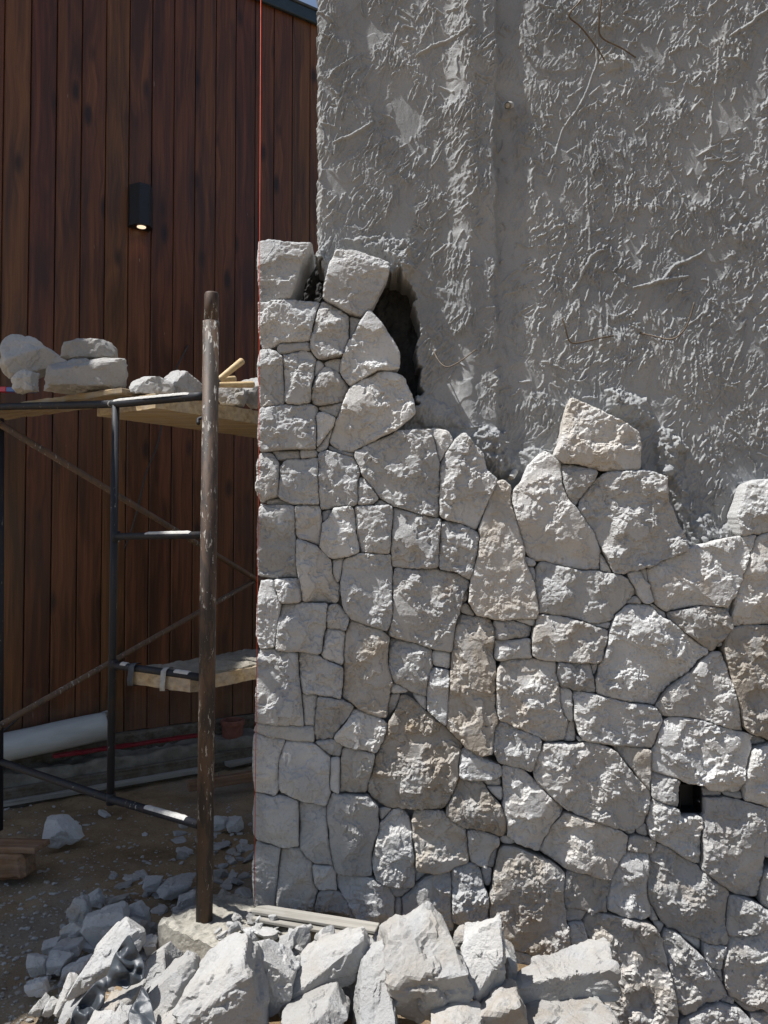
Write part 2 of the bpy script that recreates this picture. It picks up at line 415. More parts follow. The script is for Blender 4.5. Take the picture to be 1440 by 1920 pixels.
# ------------------------------------------------------------------ ground
def ground_z(x, y):
    x = np.asarray(x, float); y = np.asarray(y, float)
    z = 0.018 * fbm2(x * 2.2, y * 2.2, 4, 3) + 0.010 * fbm2(x * 11, y * 11, 3, 9)
    drop = sstep(0.62, 0.95, x) * sstep(1.2, 1.9, y) * (1 - sstep(2.9, 3.4, y))
    z = z - 0.50 * drop
    z = z - 0.06 * sstep(-0.55, -0.2, x) * (1 - sstep(2.75, 3.0, y)) * sstep(1.0, 1.8, y)
    z = z + 0.095 * np.exp(-((y - 2.10) / 0.17) ** 2) * sstep(-0.95, -0.62, x) * (1 - sstep(0.58, 0.80, x))
    return z
def build_ground():
    fx = np.arange(-2.6, 2.0, 0.02); fy = np.arange(1.5, 5.6, 0.022)
    out = lambda a, n: a * np.cumsum(1.35 ** np.arange(n)) * 0.05
    xs = np.concatenate([fx[0] - out(1, 24)[::-1], fx, fx[-1] + out(1, 24)])
    ys = np.concatenate([fy[0] - out(1, 24)[::-1], fy, fy[-1] + out(1, 24)])
    X, Y = np.meshgrid(xs, ys); Z = ground_z(X, Y)
    V = np.stack([X, Y, Z], -1).reshape(-1, 3); nx = len(xs); ny = len(ys)
    i = (np.arange(ny - 1)[:, None] * nx + np.arange(nx - 1)[None, :]).ravel()
    o = put('ground', fast_mesh('ground', V, np.stack([i, i + 1, i + nx + 1, i + nx], 1)), 'ground')
    tag(o, 'brown building site dirt with scattered stone dust', None, None, 'structure')
build_ground()

# ------------------------------------------------------------------ wooden house
BW = 0.1364; WOOD_B = 0.256; WOOD_T = 4.965
house = empty('wooden_house', wood(0.8, 0, 0), 'house wall clad in dark brown stained vertical boards behind the scaffold', 'house')
def board_mesh():
    w = BW - 0.0045; t = 0.022; c = 0.0042; H = WOOD_T - WOOD_B
    prof = [(-w / 2, 0), (-w / 2, -t + c), (-w / 2 + c, -t), (w / 2 - c, -t), (w / 2, -t + c), (w / 2, 0)]
    V = []; F = []; n = len(prof)
    for k in range(2):
        for (x, y) in prof: V.append((x, y, k * H))
    for i in range(n - 1): F.append((i, i + 1, n + i + 1, n + i))
    F.append(tuple(range(n - 1, -1, -1))); F.append(tuple(range(n, 2 * n)))
    return mesh('board', V, F, False)
bmesh_board = board_mesh()
wr = random.Random(4)
wang = math.atan2(WD.y, WD.x)
for k in range(-7, 22):
    t = -0.066 + BW * (k + 0.5)
    o = put('board', bmesh_board, 'boards', house, wood(t, wr.uniform(-0.0012, 0.0012), WOOD_B + wr.uniform(-0.004, 0.003)))
    o.rotation_euler = (0, 0, wang)
def slab(name, m, t0, t1, o0, o1, z0, z1, bevel=0.004, parent=house):
    ob = put(name, box_mesh(name, (t1 - t0, o1 - o0, z1 - z0), bevel), m, parent, wood((t0 + t1) / 2, (o0 + o1) / 2, (z0 + z1) / 2))
    ob.rotation_euler = (0, 0, wang); return ob
slab('sheathing', 'box_black', -1.02, 2.93, -0.15, -0.002, WOOD_B, WOOD_T + 0.02, 0)
slab('fascia', 'fascia', -3.0, 3.0, 0.03, 0.055, WOOD_T - 0.012, WOOD_T + 0.072)
slab('soffit', 'fascia', -3.0, 3.0, -0.6, 0.028, WOOD_T + 0.022, WOOD_T + 0.045, 0)
slab('roof', 'roof', -3.0, 3.0, -4.0, 0.065, WOOD_T + 0.075, WOOD_T + 0.092)
# added unseen roof at near left, shaped to shade the scaffold's left half
def prism(name, m, poly, z0, z1, parent):
    n = len(poly); V = [(x, y, z0) for x, y in poly] + [(x, y, z1) for x, y in poly]
    F = [tuple(range(n - 1, -1, -1)), tuple(range(n, 2 * n))] + [(i, (i + 1) % n, n + (i + 1) % n, n + i) for i in range(n)]
    return put(name, mesh(name, V, F, False), m, parent)
SHADE_ROOF = [(-2.68, 3.76), (-3.3, 3.34), (-4.9, 2.3), (-4.9, 0.8), (-4.6, 0.80), (-3.6, 1.80), (-3.15, 2.18), (-2.85, 2.16), (-2.60, 2.12), (-2.68, 2.38)]
prism('added_shade_roof', 'roof', SHADE_ROOF, WOOD_T + 0.0, WOOD_T + 0.09, house)
tube('added_roof_post', house, 'fascia', [(-3.3, 2.75, -0.05), (-3.3, 2.75, WOOD_T)], 0.05)
# plinth of rough concrete under the boards
def rough_slab(name, m, t0, t1, o0, o1, z0, z1, amp, seed, parent=house, step=0.02):
    nt = int((t1 - t0) / step) + 1; prof = []
    no = max(3, int((o1 - o0) / step)); nz = max(3, int((z1 - z0) / step))
    for i in range(no + 1): prof.append((o0 + (o1 - o0) * i / no, z1))
    for i in range(1, nz + 1): prof.append((o1, z1 - (z1 - z0) * i / nz))
    P = np.array(prof); T = np.linspace(t0, t1, nt)
    TT, OO = np.meshgrid(T, P[:, 0], indexing='ij'); _, ZZ = np.meshgrid(T, P[:, 1], indexing='ij')
    q = np.stack([TT * 7, OO * 7, ZZ * 7], -1).reshape(-1, 3)
    d = fbm3(q + seed, 5, seed, 0.6).reshape(TT.shape) * amp
    OO = OO + d * (OO > o0 + 0.01); ZZ = ZZ + d * 0.8 * (ZZ > z0 + 0.01)
    X = WP.x + WD.x * TT + WN.x * OO; Y = WP.y + WD.y * TT + WN.y * OO
    V = np.stack([X, Y, ZZ], -1).reshape(-1, 3); w = len(P)
    i = (np.arange(nt - 1)[:, None] * w + np.arange(w - 1)[None, :]).ravel()
    return put(name, fast_mesh(name, V, np.stack([i, i + 1, i + w + 1, i + w], 1)), m, parent)
rough_slab('plinth', 'plinth', -1.6, 2.9, -0.02, 0.20, -0.05, 0.16, 0.035, 5)
rough_slab('sill_beam', 'formwork', -1.6, 2.9, -0.02, 0.055, 0.14, 0.252, 0.006, 8)

# ------------------------------------------------------------------ rendered (plastered) wall
PLY = 2.79
def pl_x(px): return at(px, 900, PLY).x
def pl_z(py): return at(720, py, PLY).z
strokes = []
_sr = random.Random(11)
def add_stroke(px, py, ang, L, w, h, curl):
    x, z = at(px, py, PLY).x, at(px, py, PLY).z; pts = [(x, z)]; n = max(3, int(L / 0.009))
    for _ in range(n):
        ang += _sr.uniform(-curl, curl); x += math.cos(ang) * L / n; z += math.sin(ang) * L / n; pts.append((x, z))
    strokes.append((np.array(pts), w, h))
for _ in range(5600):
    px = _sr.uniform(596, 1455); py = _sr.uniform(-40, 1010)
    if 930 < px < 968 and _sr.random() < 0.6: continue
    dens = perlin2(np.array([px / 85.0]), np.array([py / 85.0]), 21)[0] + 0.5 * perlin2(np.array([px / 30.0]), np.array([py / 30.0]), 22)[0]
    if dens < (-0.12 if px > 930 else -0.02): continue
    dirn = perlin2(np.array([px / 130.0]), np.array([py / 130.0]), 23)[0]
    base = (-1.80 + 1.1 * dirn) if px > 930 else (-2.0 + 0.6 * dirn)
    if _sr.random() < 0.14: base += 1.3
    rgt = px > 930
    add_stroke(px, py, base + _sr.uniform(-0.25, 0.25), (0.009 if rgt else 0.012) * 8 ** _sr.random(), _sr.uniform(0.0017, 0.0040), _sr.uniform(0.0036, 0.0085), 0.42 if rgt else 0.24)
for px, y0, y1 in ((1118, 20, 360), (1100, 330, 500), (1248, 290, 470), (690, 470, 560), (1398, 610, 790), (1180, 340, 420), (1345, 90, 300), (655, 120, 250), (1085, 560, 660), (780, 560, 700), (1302, 640, 770)):
    add_stroke(px, y0, -1.57, (y1 - y0) * PLY / 1440, 0.0032, 0.0065, 0.10)
for px, y0, x1, y1 in ((1320, 470, 1240, 540), (1290, 520, 1185, 535), (1440, 20, 1360, 60), (700, 230, 640, 290), (880, 60, 790, 130), (1130, 470, 1040, 505)):
    add_stroke(px, y0, math.atan2(-(y1 - y0), x1 - px), math.hypot(y1 - y0, x1 - px) * PLY / 1440, 0.0055, 0.010, 0.2)

def plaster_h(X, Z):
    """relief towards the viewer in metres over the wall plane"""
    wx = X + 0.02 * perlin2(X * 9, Z * 9, 41); wz = Z + 0.02 * perlin2(X * 9, Z * 9, 43)
    h = 0.005 * perlin2(X * 2.0, Z * 1.3, 1) + 0.002 * perlin2(X * 5.0, Z * 4.0, 2)
    rough = sstep(-0.38, 0.02, perlin2(wx * 5.5, wz * 4.2, 5) + 0.45 * perlin2(wx * 15, wz * 11, 6))
    flat = 1 - rough
    # thrown, ridged mortar
    for k, (ang, fx, fz, amp) in enumerate(((0.05, 62, 7, 0.0034), (-0.42, 66, 8, 0.0040), (-0.85, 60, 12, 0.0026))):
        c, s = math.cos(ang), math.sin(ang); u = wx * c + wz * s; v = -wx * s + wz * c
        n = perlin2(u * fx + 0.7 * perlin2(u * 25, v * 25, 60 + k), v * fz, 30 + k * 4)
        ridge = np.clip(1 - np.abs(n) * 3.8, 0, 1)
        sel = sstep(-0.25, 0.10, perlin2(wx * 6.5 + 5 * k, wz * 5.0, 70 + k))
        h = h + amp * ridge * rough * sel
    h = h + rough * (0.0011 * fbm2(wx * 50, wz * 36, 4, 90, 0.6) + 0.0020)
    # torn laps where the trowel lifted
    t = perlin2(wx * 4.6, wz * 3.2, 12) + 0.35 * perlin2(wx * 13, wz * 9, 14)
    h = h + 0.0030 * sstep(0.02, 0.05, t) - 0.002 * sstep(-0.30, -0.27, t)
    t2 = perlin2(wx * 7.5 + wz * 4, wz * 6.5 - wx * 3, 17) + 0.3 * perlin2(wx * 24, wz * 18, 18)
    h = h + 0.0025 * sstep(0.12, 0.14, t2)
    h = h + flat * 0.0006 * fbm2(X * 60, Z * 22, 2, 99)
    # crumbs
    cr = perlin2(X * 120, Z * 120, 50)
    h = h + 0.0026 * sstep(0.52, 0.66, cr) * sstep(-0.1, 0.3, rough)
    return h
def plaster_macro(X, Z):
    """column bulge, groove, hollows"""
    xs = pl_x; e = X + 0.016 * perlin2(Z * 4.5, X * 2, 8) + 0.010 * perlin2(Z * 14, X * 9, 9) + 0.005 * perlin2(Z * 40, X * 40, 10)
    amp = 0.85 + 0.35 * perlin2(Z * 3.1, X * 0 + 0.3, 15)
    h = 0.036 * amp * sstep(xs(832), xs(880), e) * (1 - sstep(xs(925), xs(938), e))
    h = h - 0.010 * sstep(xs(880), xs(900), e) * (1 - sstep(xs(925), xs(938), e))
    h = h - (0.020 - 0.012 * sstep(pl_z(420), pl_z(700), Z)) * sstep(xs(928), xs(938), e) * (1 - sstep(xs(962), xs(1005), e + 0.012 * perlin2(Z * 6, X * 5, 28)))
    h = h + 0.010 * sstep(xs(690), xs(600), X)
    return h
def poly_sdf(px, py, P):
    """signed distance (negative inside) from arrays to polygon P"""
    d = np.full(np.shape(px), 1e9); s = np.zeros(np.shape(px), bool); n = len(P)
    for i in range(n):
        ax, ay = P[i]; bx, by = P[(i + 1) % n]; ex, ey = bx - ax, by - ay
        wx, wy = px - ax, py - ay
        t = np.clip((wx * ex + wy * ey) / (ex * ex + ey * ey + 1e-12), 0, 1)
        d = np.minimum(d, (wx - ex * t) ** 2 + (wy - ey * t) ** 2)
        c = ((ay > py) != (by > py)) & (px < ex * (py - ay) / (by - ay + (by == ay) * 1e-9) + ax)
        s ^= c
    d = np.sqrt(d)
    return np.where(s, -d, d)
HOLLOWS = [([(712, 512), (748, 512), (772, 540), (780, 600), (783, 680), (786, 730), (778, 770), (640, 790), (600, 600), (660, 540)], 0.24, 5),
           ([(560, 496), (600, 492), (614, 540), (612, 600), (560, 610)], 0.22, 4)]
# torn laps of mortar left round the stones: polygon, relief, roughness
LAPS = [([(1140, 738), (1165, 732), (1212, 748), (1224, 790), (1205, 800), (1150, 772)], 0.045, 0.3), ([(1136, 735), (1150, 730), (1158, 765), (1142, 770)], 0.060, 0.3),
        ([(1232, 800), (1258, 806), (1292, 840), (1268, 850), (1272, 870), (1250, 900), (1236, 880), (1228, 840)], 0.045, 0.9), ([(1246, 880), (1272, 870), (1290, 930), (1330, 1015), (1290, 1030), (1262, 950)], 0.030, 0.5),
        ([(1290, 980), (1330, 960), (1345, 990), (1375, 975), (1390, 1010), (1300, 1035)], 0.035, 0.8), ([(905, 800), (948, 812), (958, 850), (975, 885), (940, 900), (900, 870), (888, 820)], 0.050, 0.9),
        ([(960, 850), (985, 840), (1030, 850), (1000, 890), (970, 880)], 0.028, 0.9), ([(722, 470), (770, 470), (776, 505), (752, 522), (735, 500)], 0.075, 0.6),
        ([(648, 448), (700, 440), (770, 450), (782, 480), (700, 478)], 0.030, 1.3), ([(592, 470), (604, 468), (606, 490), (598, 540), (590, 520)], 0.070, 0.5),
        ([(770, 750), (800, 742), (850, 770), (870, 800), (800, 800), (770, 790)], 0.030, 0.4), ([(1120, 610), (1200, 612), (1215, 640), (1190, 660), (1125, 650)], 0.012, 1.0),
        ([(1138, 84), (1180, 90), (1190, 112), (1150, 120), (1128, 108)], 0.022, 0.6), ([(942, 178), (972, 180), (978, 205), (945, 210)], 0.020, 0.5), ([(1360, 420), (1440, 410), (1440, 440), (1375, 452)], 0.014, 1.0),
        ([(1040, 830), (1060, 800), (1075, 840), (1060, 880)], 0.025, 0.8)]
def plaster_grid(x0, x1, z0, z1, step, edge=False):
    nx = int((x1 - x0) / step) + 1; nz = int((z1 - z0) / step) + 1
    X, Z = np.meshgrid(np.linspace(x0, x1, nx), np.linspace(z0, z1, nz))
    H = plaster_macro(X, Z)
    e_ = X + 0.016 * perlin2(Z * 4.5, X * 2, 8) + 0.012 * perlin2(Z * 11, X * 9, 19)
    chan = sstep(pl_x(932), pl_x(942), e_) * (1 - sstep(pl_x(952), pl_x(982), e_))
    chan = chan * sstep(-0.35, 0.05, perlin2(Z * 2.6, X * 6, 27)) * (0.35 + 0.65 * sstep(pl_z(640), pl_z(420), Z))
    R = plaster_h(X, Z)
    H = H + R * (1 - 0.72 * chan)
    # strokes of wet mortar
    xi0, dz, dx = x0, (z1 - z0) / (nz - 1), (x1 - x0) / (nx - 1)
    S = np.zeros_like(H)
    for pts, w, h in strokes:
        m = 3 * w
        i0 = int((pts[:, 0].min() - m - x0) / dx); i1 = int((pts[:, 0].max() + m - x0) / dx) + 2
        j0 = int((pts[:, 1].min() - m - z0) / dz); j1 = int((pts[:, 1].max() + m - z0) / dz) + 2
        i0 = max(i0, 0); j0 = max(j0, 0); i1 = min(i1, nx); j1 = min(j1, nz)
        if i1 - i0 < 1 or j1 - j0 < 1: continue
        sx = X[j0:j1, i0:i1]; sz = Z[j0:j1, i0:i1]; d = np.full(sx.shape, 9.0); n = len(pts)
        for k in range(n - 1):
            ax, az = pts[k]; bx, bz = pts[k + 1]; ex, ez = bx - ax, bz - az
            t = np.clip(((sx - ax) * ex + (sz - az) * ez) / (ex * ex + ez * ez + 1e-12), 0, 1)
            tp = 1 - 0.45 * abs((k + t) / (n - 1) * 2 - 1) ** 3
            d = np.minimum(d, np.hypot(sx - ax - ex * t, sz - az - ez * t) / (w * tp))
        prof = np.clip(1 - d ** 2 / 2.2, 0, 1) ** 0.75 * h
        S[j0:j1, i0:i1] = np.maximum(S[j0:j1, i0:i1], prof)
    H = H + S
    PX = 720 + X / PLY * 1440; PY = 1000 - (Z - EYE) / PLY * 1440
    wob = 5 * perlin2(X * 30, Z * 30, 79) + 3 * perlin2(X * 75, Z * 75, 80); wob2 = 5 * perlin2(X * 30, Z * 30, 81) + 3 * perlin2(X * 75, Z * 75, 82)
    rag = fbm2(X * 30, Z * 30, 4, 85, 0.55)
    smear = fbm2((X * 0.8 + Z * 0.6) * 34, (Z * 0.8 - X * 0.6) * 9, 3, 84, 0.5)
    for P, hh, rg in LAPS:
        xs_ = [p[0] for p in P]; ys_ = [p[1] for p in P]
        near = (PX > min(xs_) - 20) & (PX < max(xs_) + 20) & (PY > min(ys_) - 20) & (PY < max(ys_) + 20)
        if not near.any(): continue
        sd = np.full(PX.shape, 99.0); sd[near] = poly_sdf(PX[near] + wob[near], PY[near] + wob2[near], P)
        w = sstep(4, -4, sd) * (0.55 + 0.45 * sstep(0, -22, sd))
        H = H + w * (hh * (0.8 + 0.30 * rg * smear + 0.30 * rg * rag) - R * 0.25)
    for P, dep, soft in HOLLOWS:
        sd = poly_sdf(PX + 9 * perlin2(X * 22, Z * 22, 77) + wob, PY + 9 * perlin2(X * 22, Z * 22, 78) + wob2, P)
        k = sstep(soft, -soft * 0.3, sd)
        H = H - k * dep + 0.010 * np.exp(-((sd - soft) / 7.0) ** 2)
    V = np.stack([X, PLY - H, Z], -1)
    if edge:
        w = np.exp(-(X - x0) / 0.012)
        j = 0.006 * perlin2(Z * 25, Z * 0 + 3.3, 4) + 0.005 * perlin2(Z * 70, Z * 0 + 1.3, 5) + 0.0035 * perlin2(Z * 160, Z * 0, 6)
        V[..., 0] += w * j; V[..., 1] += 0.02 * np.exp(-(X - x0) / 0.006)
        back = V[:, :1].copy(); back[..., 1] = 3.08; V = np.concatenate([back, V], 1); nx += 1
    i = (np.arange(nz - 1)[:, None] * nx + np.arange(nx - 1)[None, :]).ravel()
    return V.reshape(-1, 3), np.stack([i, i + 1, i + nx + 1, i + nx], 1)
def shade_patch(px0, px1, py0, py1, Y, seed):  # dark mortar sheet inside a hollow, its cavity shade painted in
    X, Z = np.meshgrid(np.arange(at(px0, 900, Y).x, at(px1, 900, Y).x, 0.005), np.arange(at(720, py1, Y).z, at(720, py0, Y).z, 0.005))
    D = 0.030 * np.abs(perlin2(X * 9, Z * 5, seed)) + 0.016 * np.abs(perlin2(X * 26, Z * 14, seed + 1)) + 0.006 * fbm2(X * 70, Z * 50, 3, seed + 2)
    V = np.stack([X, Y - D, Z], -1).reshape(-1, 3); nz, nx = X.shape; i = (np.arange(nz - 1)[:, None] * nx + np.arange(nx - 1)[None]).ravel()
    put('wet_mortar_shade', fast_mesh('wet_mortar_shade', V, np.stack([i, i + 1, i + nx + 1, i + nx], 1), False), 'wet_mortar_shade', plwall)
XL = pl_x(594); XR = pl_x(1462); Z0 = pl_z(1035); Z1 = pl_z(-25)
plwall = empty('rendered_wall', (0.6, 2.87, 0), 'tall wall coated in rough grey cement render above the stonework', 'wall')
shade_patch(632, 800, 490, 800, 2.955, 61); shade_patch(560, 628, 478, 612, 2.935, 66)
V, Q = plaster_grid(XL, XR, Z0, Z1, 0.0026, True)
put('cement_render', fast_mesh('cement_render', V, Q), 'plaster', plwall)
V, Q = plaster_grid(XR, 2.35, Z0, Z1, 0.009)
put('cement_render', fast_mesh('cement_render', V, Q), 'plaster', plwall)
V, Q = plaster_grid(XL + 0.004, 2.35, Z1, 3.75, 0.012)
put('cement_render', fast_mesh('cement_render', V, Q), 'plaster', plwall)
V, Q = plaster_grid(XL + 0.004, 2.35, -0.6, Z0, 0.02)
V[:, 1] = np.maximum(V[:, 1], 2.80)
put('undercoat', fast_mesh('undercoat', V, Q), 'plaster', plwall)
bx = box_mesh('wall_core', (2.35 - XL - 0.02, 0.05, 4.35), 0)
put('wall_core', bx, 'plaster', plwall, ((2.35 + XL + 0.02) / 2, 3.075, 1.575))

